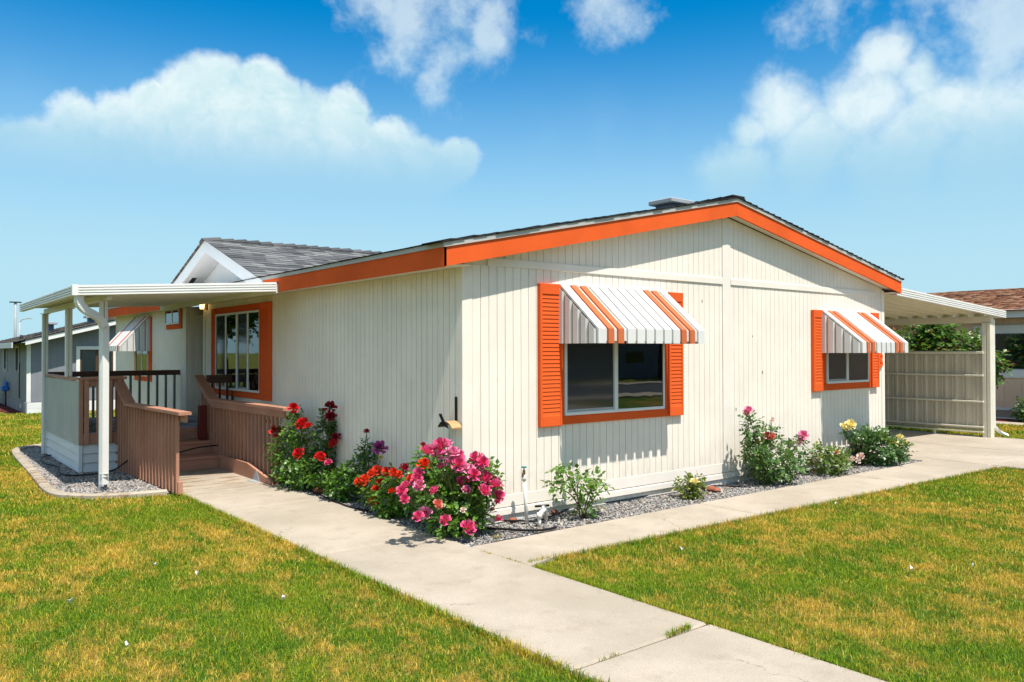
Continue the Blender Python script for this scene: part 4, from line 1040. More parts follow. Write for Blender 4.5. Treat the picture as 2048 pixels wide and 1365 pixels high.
# grey neighbour on the left
g0 = -.49; YG = 27.0; XG = -.335
gh = empty('neighbour_house', (4, 30, g0), 'grey house with white trim and low roof behind the porch', 'house')
ra = lambda px, py: at(px, py, 1, YG)
gs = (2.905 - 2.10) / 3.03     # rake slope
def gr(x): return 2.03 + (x - XG) * gs
wallm = MB().prism([(XG, g0), (10, g0), (10, gr(4.6) - (10 - 4.6) * gs), (4.6, gr(4.6)), (XG, gr(XG))], 1, YG, YG + .15).build('front_wall', 'grey_house_paint', gh)
u = XG + .14
while u < 5: plank_mesh(lambda u, d, z: (u, YG - d, z), u, u + .195, -.06, gr(u) - .02, z1b=gr(u + .195) - .02).build('plank', 'grey_house_paint', wallm); u += .2
MB().cbox(XG - .02, YG - .03, -.085, XG + .115, YG + .0, gr(XG) + .02, .004).build('corner_board', 'white_house_paint', gh)
sw_ = MB().box(XG, YG + .15, g0, XG + .12, YG + 9.0, 2.10).build('side_wall', 'grey_house_paint', gh)
for (z0, z1) in ((-.49, -.31), (-.305, -.10)): MB().cbox(XG - .005, YG - .045, z0, 8, YG - .001, z1, .004).build('skirt_board', 'white_house_paint', gh)
MB().cbox(XG - .04, YG + .0, g0, XG - .001, YG + 9, -.10, .004).build('skirt_board', 'grey_house_paint', gh)
for (xa, xb, sg) in ((XG - .12, 4.6, 1), (4.6, 10, -1)):
    m = MB(); za = gr(xa) if sg > 0 else gr(4.6); zb = gr(xb) if sg > 0 else gr(4.6) - 5.4 * gs
    m.hexa([(xa, YG - .52, za), (xb, YG - .52, zb), (xb, YG - .48, zb), (xa, YG - .48, za), (xa, YG - .52, za + .165), (xb, YG - .52, zb + .165), (xb, YG - .48, zb + .165), (xa, YG - .48, za + .165)]); m.build('rake_board', 'white_house_paint', gh)
grf = MB().prism([(XG - .5, gr(XG - .5) + .12), (4.6, gr(4.6) + .12), (10.4, gr(4.6) - 5.8 * gs + .12), (10.4, gr(4.6) - 5.8 * gs + .2), (4.6, gr(4.6) + .2), (XG - .5, gr(XG - .5) + .2)], 1, YG - .50, YG + 9).build('roof', 'dark_shingle', gh)
MB().cbox(XG - .54, YG - .51, gr(XG - .5) - .01, XG - .501, YG + 9, gr(XG - .5) + .19, .004).build('eave_board', 'trim_grey_white', gh)
shingle_field((4.6, YG - .56, gr(4.6) + .2), (0, 1, 0), (-1, 0, -gs), .33, .15, 9.5, 5.5, 'grey_shingle_far', grf)
for (x0, x1, z0, z1) in ((1.37, 2.5, .62, 1.83),):
    w = MB().box(x0, YG - .03, z0, x1, YG - .02, z1).build('window', 'dark_room', gh)
    MB().box(x0 + .05, YG - .044, z0 + .05, (x0 + x1) / 2 - .04, YG - .040, z1 - .04).build('pane', 'pane_glass', w); MB().box((x0 + x1) / 2 + .04, YG - .044, z0 + .05, x1 - .05, YG - .040, z1 - .04).build('pane', 'pane_glass', w)
    m = MB(); m.cbox(x0, YG - .05, z0, x0 + .05, YG - .02, z1); m.cbox((x0 + x1) / 2 - .04, YG - .05, z0, (x0 + x1) / 2 + .04, YG - .02, z1); m.cbox(x1 - .05, YG - .05, z0, x1, YG - .02, z1); m.cbox(x0 + .05, YG - .05, z1 - .04, x1 - .05, YG - .02, z1); m.build('frame', 'bronze', w)
    m = MB(); m.cbox(x0 - .13, YG - .06, z0 - .13, x0 - .003, YG - .005, z1 + .13); m.cbox(x1 + .003, YG - .06, z0 - .13, x1 + .13, YG - .005, z1 + .13); m.cbox(x0, YG - .06, z1 + .003, x1, YG - .005, z1 + .13); m.cbox(x0, YG - .06, z0 - .13, x1, YG - .005, z0 - .003); m.build('trim', 'white_house_paint', w)
for (yy, z0, z1) in ((29.5, 1.05, 2.35 - .45), (33.2, 1.05, 1.9)):
    w = MB().cbox(XG - .03, yy - .42, z0, XG - .001, yy + .42, z1, .004).build('window', 'dark_room', gh)
    m = MB(); m.cbox(XG - .04, yy - .5, z0 - .1, XG - .004, yy - .421, z1 + .1); m.cbox(XG - .04, yy + .421, z0 - .1, XG - .004, yy + .5, z1 + .1); m.cbox(XG - .04, yy - .42, z1 + .001, XG - .004, yy + .42, z1 + .1); m.build('trim', 'trim_grey_white', w)
MB().cbox(XG - .05, 28.2, -.35, XG - .006, 28.45, -.2).build('outlet_box', 'trim_grey_white', gh)
MB().tube([(XG - .05, 28.6, .0), (XG - .05, 28.6, 1.35)], .02, 6).build('conduit', 'dark_metal', gh)
for (px, py, hh_, rr_) in ((100, 660, .32, .16), (182, 641, .22, .17)):
    p = at(px, py, 1, 29.0); zr_ = gr(p.x) + .2
    m = MB(); m.cbox(p.x - .12, 28.9, zr_ - .1, p.x + .12, 29.14, zr_ + hh_, .006); m.build('roof_vent', 'blue_metal', grf)
    MB().cbox(p.x - .23, 28.78, zr_ + hh_ + .001, p.x + .23, 29.26, zr_ + hh_ + .09, .01).build('roof_vent_cap', 'grey_metal', grf)
for (px, py) in ((82, 657), (106, 655), (145, 645), (170, 641)):
    p = at(px, py, 1, 28.0); zr_ = gr(p.x) + .2; MB().hexa([(p.x - .2, 27.85, zr_ - .08), (p.x + .2, 27.85, zr_ + .03), (p.x + .2, 28.25, zr_ + .03), (p.x - .2, 28.25, zr_ - .08), (p.x - .2, 27.85, zr_ + .02), (p.x + .2, 27.85, zr_ + .13), (p.x + .2, 28.25, zr_ + .13), (p.x - .2, 28.25, zr_ + .02)]).build('roof_louvre', 'dark_metal', grf)
p = at(43, 664, 1, 28.5); MB().tube([(p.x, 28.5, gr(p.x) + .15), (p.x, 28.5, gr(p.x) + .36)], .06, 8).build('vent_pipe', 'dark_metal', grf)
tag(MB().add([(XG - .05, 27.1, g0 + .012), (XG - .5, 28, g0 + .012), (XG - .75, 31, g0 + .012), (XG - .7, 36, g0 + .012), (XG - .05, 36, g0 + .012), (XG - .05, 27.1, g0 - .05), (XG - .5, 28, g0 - .05), (XG - .75, 31, g0 - .05), (XG - .7, 36, g0 - .05), (XG - .05, 36, g0 - .05)], [(4, 3, 2, 1, 0), (0, 1, 6, 5), (1, 2, 7, 6), (2, 3, 8, 7), (3, 4, 9, 8)]).build('mulch_strip', 'mulch'), 'red bark mulch strip along the grey neighbour house', 'mulch', kind='structure')
ac = empty('air_conditioner', (-.9, 33.5, g0), 'pale boxy air conditioner beside the grey house', 'air conditioner')
MB().cbox(-1.5, 33.2, .02, -.62, 34.0, .62, .02).build('cabinet', 'panel_blue_grey', ac); MB().cbox(-1.53, 33.17, .621, -.59, 34.03, .66, .01).build('lid', 'white_house_paint', ac)
for (a, b) in ((-1.45, 33.25), (-.68, 33.25), (-1.45, 33.9), (-.68, 33.9)): MB().cbox(a - .03, b - .03, g0 - .02, a + .03, b + .03, .019).build('leg', 'dark_metal', ac)
m = MB(); m.cbox(-.62, 31.8, .15, -.36, 32.05, .36, .04); m.cbox(-.52, 31.8, .3, -.38, 32.05, .55, .05)
bt = empty('covered_grill', (-.47, 31.9, g0), 'small stand wrapped in blue plastic by the grey house', 'grill'); m.build('blue_cover', 'blue_plastic', bt); MB().tube([(-.47, 31.9, g0 - .02), (-.47, 31.9, .2)], .03, 8).build('stand', 'dark_metal', bt)

# tan neighbour on the right
th_ = empty('neighbour_house', (20, 0, 0), 'tan house with red brown shingle roof behind the carport', 'house')
XT = 18.0; TY0, TY1 = -9.0, 14.0; EZ = 2.57
tw = MB().box(XT, TY0, -.05, XT + .15, TY1, EZ).build('side_wall', 'tan_house_paint', th_)
MB().prism([(XT, 0), (XT + 7.4, 0), (XT + 7.4, EZ), (XT + 3.7, 3.65), (XT, EZ)], 1, TY0, TY0 + .001 + .1).build('end_wall', 'tan_house_paint', th_)
TT = lambda u, d, z: (XT - d, u, z)
tpm = plank_mesh(TT, 0, .395, 0, EZ - .30, .012).mesh('plank', 'tan_house_paint')
u = -4.0
while u < 7: link('plank', tpm, tw, (0, u, .28)); u += .4
MB(TT).cbox(TY0, .0, .20, TY1, .03, .275).build('water_table', 'trim_grey_white', th_)
MB(TT).cbox(TY0, .0, .02, TY1, .012, .195).build('skirting', 'taupe_paint', th_)
MB(TT).cbox(TY0, .0, -.05, TY1, .02, .018).build('skirting_foot', 'trim_grey_white', th_)
TS = (3.62 - 2.79) / 4.2
trf = MB().prism([(XT - .45, EZ + .17), (XT + 3.7, EZ + .17 + 4.15 * TS), (XT + 7.9, EZ + .17), (XT + 7.9, EZ + .03), (XT - .45, EZ + .03)], 1, TY0 - .3, TY1).build('roof', 'red_shingle', th_)
MB().cbox(XT - .49, TY0 - .3, EZ - .02, XT - .451, TY1, EZ + .185, .004).build('eave_board', 'trim_grey_white', th_)
shingle_field((XT + 3.7, -6, EZ + .172 + 4.15 * TS), (0, 1, 0), (-4.15, 0, -4.15 * TS), .30, .14, 20, math.hypot(4.2, 4.2 * TS), 'red_shingle', trf)
def tan_window(y0, y1, z0, z1, shutter):
    w = MB(TT).box(y0, .013, z0, y1, .02, z1).build('window', 'blind_teal', th_)
    z = z0 + .03
    while z < z1 - .03: MB(TT).box(y0 + .03, .0205, z, y1 - .03, .03, z + .006).build('blind_slat', 'dark_metal', w); z += .055
    for (a, b) in ((y0, (y0 + y1) / 2 - .02), ((y0 + y1) / 2 + .02, y1)): MB(TT).box(a + .02, .034, z0 + .02, b - .02, .037, z1 - .02).build('pane', 'pane_glass', w)
    MB(TT).cbox((y0 + y1) / 2 - .025, .02, z0, (y0 + y1) / 2 + .025, .045, z1).build('mullion', 'trim_grey_white', w)
    m = MB(TT); m.cbox(y0 - .3, .012, z1 + .002, y1 + .42, .045, z1 + .22); m.cbox(y0 - .3, .012, z0 - .22, y1 + .42, .045, z0 - .002); m.cbox(y1 + .002, .012, z0, y1 + .42, .044, z1); m.cbox(y0 - .3, .012, z0, y0 - .002, .044, z1); m.build('trim', 'trim_grey_white', w)
    for k in range(2): MB(TT).cbox(y1 + .10 + k * .17, .045, z1 - .32, y1 + .19 + k * .17, .05, z1 - .03).build('shutter_recess', 'taupe_paint', w)
tan_window(-.35, 1.88, 1.255, 2.165, True)
lan2 = empty('wall_lantern', (XT - .1, 3.03, 2.4), 'dark wall lantern on the tan neighbour house', 'lamp'); l2 = at(1890, 650, 0, XT - .12)
MB().cbox(XT - .03, l2.y - .05, l2.z - .1, XT - .013, l2.y + .05, l2.z + .1).build('backplate', 'dark_metal', lan2)
MB().tube([(XT - .14, l2.y, l2.z - .12), (XT - .14, l2.y, l2.z + .06)], [.05, .085], 8).build('glass', 'window_white', lan2); MB().tube([(XT - .14, l2.y, l2.z + .061), (XT - .14, l2.y, l2.z + .15)], [.11, .015], 8).build('cap', 'teal_paint', lan2); MB().tube([(XT - .03, l2.y, l2.z + .0), (XT - .14, l2.y, l2.z - .13)], .012, 6).build('arm', 'dark_metal', lan2)
# white patio cover of the tan house, seen under the carport roof
tp = empty('patio_cover', (16.5, 6, 0), 'white patio cover edge beyond the carport beneath its roof', 'patio cover')
c0 = at(1765, 655, 1, 4.6); c1 = at(1862, 655, 1, 4.6)
ribbed(Vector((15.2, 4.1, 0)), 2.40, Vector((17.9, 4.1, 0)), 2.45, .17, 3, 'fascia', tp, 'metal_white'); MB().box(15.2, 4.16, 2.5, 17.9, 9.0, 2.56).build('roof_sheet', 'metal_cream', tp)
for y in (4.3, 8.7): MB().cbox(15.25, y - .05, -.05, 15.35, y + .05, 2.499).build('post', 'metal_cream', tp)
tag(MB().box(17.0, -9, -.045, 17.99, 14, -.012).build('mulch_strip', 'mulch'), 'dark mulch strip along the tan neighbour house', 'mulch', kind='structure')
tag(MB().box(16.3, -9, -.05, 16.99, 14, -.006).build('side_path', 'concrete'), 'narrow concrete path beside the tan house', 'path', kind='structure')

# plain houses out of frame whose reflections fill the panes
def simple_house(x0, y0, x1, y1, h, ridge_along_x, paint_, roofm, label, win):
    hs_ = empty('neighbour_house', ((x0 + x1) / 2, (y0 + y1) / 2, 0), label, 'house'); MB().box(x0, y0, -.1, x1, y1, h).build('wall', paint_, hs_)
    if ridge_along_x: yc = (y0 + y1) / 2; MB().prism([(y0 - .4, h), (yc, h + 1.1), (y1 + .4, h), (y1 + .4, h + .14), (yc, h + 1.26), (y0 - .4, h + .14)], 0, x0 - .4, x1 + .4).build('roof', roofm, hs_)
    else: xc = (x0 + x1) / 2; MB().prism([(x0 - .4, h), (xc, h + 1.1), (x1 + .4, h), (x1 + .4, h + .14), (xc, h + 1.26), (x0 - .4, h + .14)], 1, y0 - .4, y1 + .4).build('roof', roofm, hs_)
    for (a, b, c, d, e, f) in win: MB().cbox(a, b, c, d, e, f).build('window', 'dark_glass', hs_)
    return hs_
simple_house(-2, -36, 16, -29, 2.7, True, 'tan_house_paint', 'dark_shingle', 'brown house across the street reflected in the front window', [(x, -29.03, 1, x + 1.6, -28.97, 2.1) for x in (0, 5, 11)])
simple_house(24, -37, 44, -29, 2.7, True, 'grey_house_paint', 'dark_shingle', 'grey house across the street reflected in the front window', [(x, -29.03, 1, x + 1.6, -28.97, 2.1) for x in (27, 33, 39)])
simple_house(-24, 14, -13, 36, 2.7, False, 'white_house_paint', 'dark_shingle', 'white neighbour house off to the left reflected in the long wall window', [(-13.03, y, .8, -12.97, y + 1.8, 2.1) for y in (16, 21, 26, 31)])

# street poles on the skyline
def pole(px, ptop, pbase, Y, arm, label):
    a = at(px, ptop, 1, Y); o = empty('street_lamp', (a.x, Y, -.5), label, 'street lamp', 'street lamps on the skyline'); h = a.z
    if not arm:
        MB().tube([(a.x, Y, -.6), (a.x, Y, h)], [.16, .13], 8).build('pole', 'grey_metal', o); MB().cbox(a.x - .55, Y - .2, h, a.x + .55, Y + .2, h + .12).build('lamp_head', 'dark_metal', o)
    else:
        b = at(px + 15, ptop - 8, 1, Y); s_ = b.x - a.x; MB().tube([(a.x, Y, -.6), (a.x, Y, h)], [.13, .09], 8).build('pole', 'grey_metal', o)
        MB().tube(smooth_path([(a.x, Y, h), (a.x + s_ * .3, Y, h + (b.z - h) * .65), (b.x, Y, b.z)], 5), .06, 6).build('arm', 'grey_metal', o); MB().cbox(b.x, Y - .12, b.z - .08, b.x + .45, Y + .12, b.z + .03).build('lamp_head', 'grey_metal', o)
pole(31, 606, 670, 95, False, 'tall grey light pole with flat head above the grey roof')
pole(39.5, 645, 670, 90, True, 'shorter street lamp with curved arm above the grey roof')

# ------------------------------------------------------------------ plants
LV = np.array([[0, 0, 0], [-.42, .45, .06], [0, 1, -.05], [.42, .45, .06], [0, .45, -.03]]); LT = np.array([[0, 4, 1], [1, 4, 2], [0, 3, 4], [3, 2, 4]])
def leaf_mesh(name, C, D, Nn, size, mat, extra=0.0):
    """leaflets at centres C, pointing along D with normal Nn"""
    n = len(C); D = D / np.linalg.norm(D, axis=1, keepdims=True); X = np.cross(D, Nn); X /= np.linalg.norm(X, axis=1, keepdims=True) + 1e-9; Z = np.cross(X, D)
    s = size[:, None, None]; P = C[:, None, :] + s * (LV[None, :, 0:1] * X[:, None] + LV[None, :, 1:2] * D[:, None] + LV[None, :, 2:3] * Z[:, None])
    T_ = (LT[None] + (np.arange(n) * 5)[:, None, None]).reshape(-1, 3)
    r = np.clip(rng.normal(.5 + extra, .24, n), 0, 1)
    return np_mesh(name, P.reshape(-1, 3), T_, mat, {'rnd': np.repeat(r, 5)})

def foliage(name, blobs, n, size, mat, parent, droop=.25, extra=0.):
    """compound leaves (5 leaflets each) through several ellipsoid clumps (centre, radii, weight)"""
    n = int(n * 1.7); size = size * 1.35
    wts = np.array([b[2] for b in blobs], float); wts /= wts.sum(); C = []; D = []; Nn = []; Sz = []
    which = rng.choice(len(blobs), n, p=wts)
    for i in range(n):
        c, r, _ = blobs[which[i]]; c = np.array(c); r = np.array(r)
        d = rng.normal(size=3); d /= np.linalg.norm(d); rad = rng.uniform(.25, 1.0) ** .55; p = c + d * r * rad
        if p[2] < .02: p[2] = rng.uniform(.02, .12)
        out = d * .6 + np.array([0, 0, -droop]) + rng.normal(size=3) * .45; out /= np.linalg.norm(out)
        nm = np.array([0, 0, 1.0]) + d * .5 + rng.normal(size=3) * .35
        sd_ = np.cross(out, nm); sd_ /= np.linalg.norm(sd_) + 1e-9; s = size * rng.uniform(.7, 1.25)
        for (al, sd2, sc) in ((0.0, .75, .8), (0.0, -.75, .8), (.55, .7, .95), (.55, -.7, .95), (1.0, 0, 1.15)):
            q = p + out * al * s * 1.5; dd = out + sd_ * sd2 * 1.1 + rng.normal(size=3) * .12
            C.append(q); D.append(dd); Nn.append(nm + rng.normal(size=3) * .2); Sz.append(s * sc)
    me = leaf_mesh(name, np.array(C), np.array(D), np.array(Nn), np.array(Sz), mat, extra)
    return tag(link(name, me, parent), kind='stuff')

def rose_mesh(seed, openness, mat):
    r_ = random.Random(seed); Vv = []; Q = []; E_ = []; La = []
    layers = ((6, .45, 1.0, .28 * openness, .70), (6, .36, .86, .52, .78), (5, .26, .66, .70, .82), (4, .14, .44, .82, .80), (3, .06, .24, .86, .8), (3, .02, .12, .84, .7))
    for li, (cnt, r0, r1, ztop, wd) in enumerate(layers):
        for k in range(cnt):
            a0 = 2 * math.pi * (k + r_.random() * .5) / cnt + li * .6; base = len(Vv); n = 4; z1 = ztop * (1 + r_.uniform(-.12, .12)); rr = r1 * (1 + r_.uniform(-.1, .1))
            for j in range(n):
                v = j / (n - 1)
                for i in range(n):
                    u_ = (i / (n - 1)) * 2 - 1; half = wd * 3.6 / cnt * (.45 + .75 * v - .35 * v * v)
                    rad = r0 * .25 + (rr - r0 * .25) * (v ** .75) * (1 - .10 * u_ * u_); z = -.25 + (z1 + .25) * (v ** 1.15) - .14 * v * v * u_ * u_ + .05 * math.sin(5 * u_ + k) * v
                    if li == 0 and j == n - 1: z -= .10 + .08 * r_.random(); rad += .06
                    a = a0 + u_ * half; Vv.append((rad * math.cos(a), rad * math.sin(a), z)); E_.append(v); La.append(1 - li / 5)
            for j in range(n - 1):
                for i in range(n - 1): q = base + j * n + i; Q.append((q, q + 1, q + n + 1, q + n))
    me = np_mesh('flower', Vv, np.zeros((0, 3), int), mat, {'edge': E_, 'lay': La}, Q)
    me.polygons.foreach_set('use_smooth', [True] * len(me.polygons)); return me
ROSES = {}
def rose(mat, i):
    k = (mat, i % 3)
    if k not in ROSES: ROSES[k] = rose_mesh(hash(k[1]) % 97 + i * 7, (.55, .9, 1.25)[i % 3], 'petal_' + mat)
    return ROSES[k]

def bush(name, label, base, canes, blobs, nleaf, lsize, lmat, flowers, axis, val, group='roses in the flower beds', stem='stem', jitter=.05, cat='rose bush', extra=0.):
    """flowers: (px, py, radius_px, colour); placed on the plane axis = val near the bush"""
    b = empty(name, base, label, cat, group); base = Vector(base); tips = []
    if nleaf: foliage('foliage', blobs, nleaf, lsize, lmat, b, extra=extra)
    for k, (px, py, r, colr) in enumerate(flowers):
        off = random.uniform(-jitter, jitter) * 1.3
        p = at(px, py, axis, val + off); dist = (p - Vector((CX, CY, CZ))).length; rad = r / F * dist * 1.3
        o = link('flower', rose(colr, random.randrange(6)), b, p); s = rad * random.uniform(.92, 1.1); o.scale = (s, s, s)
        toc = (Vector((CX, CY, CZ)) - p).normalized(); d = (Vector((random.uniform(-.7, .7), random.uniform(-.7, .7), .75)) + toc * .55).normalized()
        o.rotation_euler = d.to_track_quat('Z', 'Y').to_euler(); tips.append(p)
    m = MB(); r0 = .008
    for tip in canes:
        tip = Vector(tip); mid = base.lerp(tip, .55) + Vector((random.uniform(-.06, .06), random.uniform(-.06, .06), .04)); st_ = base + Vector((random.uniform(-.04, .04), random.uniform(-.04, .04), -.02))
        m.tube(smooth_path([tuple(st_), tuple(mid), tuple(tip - Vector((0, 0, .01)))], 4), [.007] * 5 + [.005] * 3 + [.0035], 5)
    for k, tip in enumerate(tips):       # flower stalks run back into the foliage; every third goes to the ground
        if k % 3 == 0: m.tube(smooth_path([tuple(base + Vector((random.uniform(-.04, .04), random.uniform(-.04, .04), -.02))), tuple(base.lerp(tip, .5) + Vector((random.uniform(-.05, .05), random.uniform(-.05, .05), .03))), tuple(tip)], 4), [.006] * 5 + [.0045] * 3 + [.0035], 5)
        else: m.tube([tuple(tip), tuple(tip.lerp(base, .2) + Vector((0, 0, -.02))), tuple(tip.lerp(base, .42))], [.0035, .004, .0045], 5)
    if canes or tips: m.build('canes', stem, b)
    return b

def blob(px, py, rx, ry, axis, val, w=1., dep=None):
    """clump whose outline in the photo is rx by ry pixels"""
    p = at(px, py, axis, val); dist = float((np.array(p) - _C) @ _fw); k = dist / F
    return (tuple(p), (rx * k, (dep or rx) * k, ry * k), w)

def px3(c): return 500 + c[0] / 3.657, 780 + c[1] / 3.657
SX = -.22
bush('rose_bush', 'bright red rose bush in full leaf against the right stair railing', (-.27, 3.28, 0), [tuple(at(587, 830, 0, -.27)), tuple(at(560, 880, 0, -.3))],
     [blob(590, 910, 46, 45, 0, -.26, 3), blob(605, 950, 52, 25, 0, -.24, 2), blob(590, 862, 30, 34, 0, -.26, 1.1), blob(553, 900, 16, 30, 0, -.3, .7), blob(590, 832, 8, 14, 0, -.26, .25), blob(640, 950, 28, 28, 0, -.22, 1)], 430, .034, 'rose_leaf',
     [(587, 817, 9, 'red'), (537, 845, 5.5, 'red'), (553, 863, 9.5, 'red'), (605, 849, 11, 'red'), (617, 853, 8, 'red'), (598, 908, 10, 'red'), (640, 916, 9.5, 'red'), (657, 926, 7, 'pink')], 0, -.38)
bush('rose_bush', 'tall dark red rose standing in the shade against the long wall', (-.1, 2.95, 0), [tuple(at(660, 830, 0, -.1))],
     [blob(650, 880, 22, 45, 0, -.12, 2), blob(655, 845, 12, 18, 0, -.1, .7), blob(650, 925, 30, 24, 0, -.12, 1.3)], 190, .033, 'rose_leaf_dark',
     [(661, 815, 9, 'dark_red'), (646, 822, 4.5, 'dark_red'), (662, 835, 9, 'dark_red'), (673, 877, 9, 'dark_red'), (667, 889, 9, 'red')], 0, -.13)
bush('rose_bush', 'low leafy rose bush without flowers beside the reddish rock', (-.2, 2.2, 0), [], [blob(688, 968, 36, 26, 0, -.2, 2), blob(700, 945, 20, 16, 0, -.2, .8)], 220, .030, 'rose_leaf', [], 0, -.2, stem='cane')
bush('rose_bush', 'slender rose with one purple magenta bloom by the long wall', (-.13, 1.78, 0), [tuple(at(733, 868, 0, -.13))],
     [blob(735, 935, 28, 30, 0, -.13, 1.5), blob(731, 900, 12, 20, 0, -.13, .6), blob(745, 960, 30, 28, 0, -.14, 1.2)], 130, .030, 'rose_leaf_dark', [(733, 864, 5, 'dark_red'), (760, 897, 11.5, 'magenta'), (762, 915, 4, 'yellow')], 0, -.16)
bush('rose_bush', 'orange red rose bush left of the big pink bush', (-.23, 1.08, 0), [], [blob(785, 995, 42, 34, 0, -.22, 2.4), blob(800, 960, 36, 18, 0, -.2, 1), blob(745, 985, 18, 22, 0, -.24, .6)], 260, .030, 'rose_leaf',
     [(755, 942, 10, 'orange'), (746, 948, 9, 'orange'), (722, 966, 11, 'orange'), (730, 959, 9, 'orange'), (774, 944, 9, 'orange'), (786, 946, 8, 'orange'), (797, 951, 9, 'orange'), (760, 963, 6, 'orange'), (752, 980, 8, 'orange'), (784, 983, 6, 'orange'), (745, 1004, 7, 'orange'), (808, 937, 9, 'dark_red'), (849, 930, 11, 'orange'), (822, 957, 8, 'orange')], 0, -.36)
pink = [(1400, 410, 13), (1290, 455, 12), (1375, 470, 13), (1480, 462, 13), (1512, 492, 12), (1440, 402, 11), (1525, 545, 12), (1550, 578, 12), (1600, 592, 12), (1640, 622, 11), (1655, 505, 12), (1702, 530, 10), (1718, 650, 12),
        (1558, 676, 12), (1582, 732, 8), (1350, 738, 9), (1765, 668, 11), (1800, 702, 11), (1712, 740, 12), (1822, 775, 10), (1820, 815, 7), (1230, 612, 9), (1222, 655, 10), (1240, 702, 10), (1142, 700, 8), (1108, 742, 9), (1130, 800, 8), (1232, 928, 9), (1282, 905, 11),
        (1430, 955, 10), (1592, 1012, 13), (1632, 1000, 9), (1815, 950, 9), (1395, 560, 7), (1460, 520, 9), (1340, 420, 8), (1675, 560, 8)]
pf_ = [(*px3(c), c[2], random.choice(('pink', 'pink', 'pink', 'light_pink')) if c[1] > 480 else random.choice(('pink', 'light_pink'))) for c in pink] + [(*px3((1372, 838)), 9, 'coral'), (*px3((1265, 405)), 6, 'dark_red'), (*px3((1560, 880)), 5, 'blush'), (*px3((1770, 880)), 5, 'coral')]
bush('rose_bush', 'large bush covered in hot pink roses at the house corner', (-.1, -.14, 0), [], [blob(905, 985, 72, 58, 0, -.12, 4), blob(880, 925, 50, 36, 0, -.1, 1.6), blob(950, 960, 45, 40, 1, -.2, 1.6), blob(915, 1035, 70, 26, 0, -.15, 1.6), blob(845, 990, 34, 44, 0, -.15, 1)], 900, .034, 'rose_leaf', pf_, 1, -.36, jitter=.1)
bush('rose_bush', 'flowerless young rose with drooping leaves beside the tap pipe', (1.30, -.36, 0), [tuple(at(1120, 930, 1, -.36)), tuple(at(1160, 950, 1, -.36)), tuple(at(1195, 955, 1, -.36)), tuple(at(1210, 968, 1, -.36)), tuple(at(1105, 970, 1, -.36)), tuple(at(1180, 1000, 1, -.36))],
     [blob(1160, 968, 42, 22, 1, -.36, 1.6), blob(1122, 936, 12, 10, 1, -.36, .25), blob(1195, 962, 20, 14, 1, -.36, .4), blob(1170, 1005, 28, 22, 1, -.36, .8), blob(1115, 972, 14, 10, 1, -.36, .3)], 84, .036, 'rose_leaf', [], 1, -.36, stem='cane', extra=.05)
bush('rose_bush', 'little yellow rose bush in the middle of the front bed', (3.09, -.34, 0), [], [blob(1380, 978, 28, 17, 1, -.34, 2), blob(1392, 966, 16, 12, 1, -.34, 1)], 120, .026, 'rose_leaf_yellow', [(1390, 965, 7, 'yellow'), (1385, 970, 5, 'yellow')], 1, -.40)
bush('rose_bush', 'tall straggly pink rose right of the wall batten', (4.55, -.36, 0), [tuple(at(1495, 830, 1, -.36)), tuple(at(1540, 838, 1, -.36)), tuple(at(1600, 880, 1, -.36))],
     [blob(1545, 925, 52, 36, 1, -.36, 3), blob(1503, 860, 14, 38, 1, -.36, .8), blob(1540, 870, 18, 22, 1, -.36, .5), blob(1590, 900, 20, 24, 1, -.36, .7), blob(1510, 905, 26, 26, 1, -.36, .8)], 400, .034, 'rose_leaf_dark',
     [(1497, 822, 8, 'light_pink'), (1491, 826, 5, 'coral'), (1544, 841, 4.5, 'blush'), (1607, 872, 8, 'light_pink'), (1601, 884, 7, 'light_pink'), (1535, 872, 6, 'coral'), (1545, 874, 6, 'coral'), (1515, 885, 6, 'coral'), (1533, 926, 4.5, 'coral')], 1, -.42, extra=.12)
bush('rose_bush', 'low bronze leaved rose between the pink and yellow bushes', (6.02, -.40, 0), [], [blob(1655, 925, 40, 24, 1, -.4, 2), blob(1640, 905, 22, 14, 1, -.4, .8), blob(1680, 912, 18, 14, 1, -.4, .6)], 240, .030, 'rose_leaf_bronze', [(1632, 921, 4.5, 'blush'), (1674, 905, 4, 'coral')], 1, -.45)
bush('rose_bush', 'pale yellow rose bush at the carport end of the bed', (7.62, -.36, 0), [tuple(at(1692, 860, 1, -.36))], [blob(1755, 895, 48, 32, 1, -.36, 3), blob(1740, 870, 28, 14, 1, -.36, .8), blob(1795, 900, 20, 24, 1, -.36, .8), blob(1698, 866, 9, 12, 1, -.36, .25)], 420, .038, 'rose_leaf_dark',
     [(1688, 855, 7, 'yellow'), (1701, 850, 8, 'yellow'), (1771, 879, 6, 'yellow'), (1785, 886, 8, 'yellow'), (1800, 876, 5.5, 'yellow'), (1810, 887, 5.5, 'yellow'), (1703, 920, 6, 'blush'), (1722, 914, 6, 'blush'), (1715, 922, 5, 'blush')], 1, -.42)
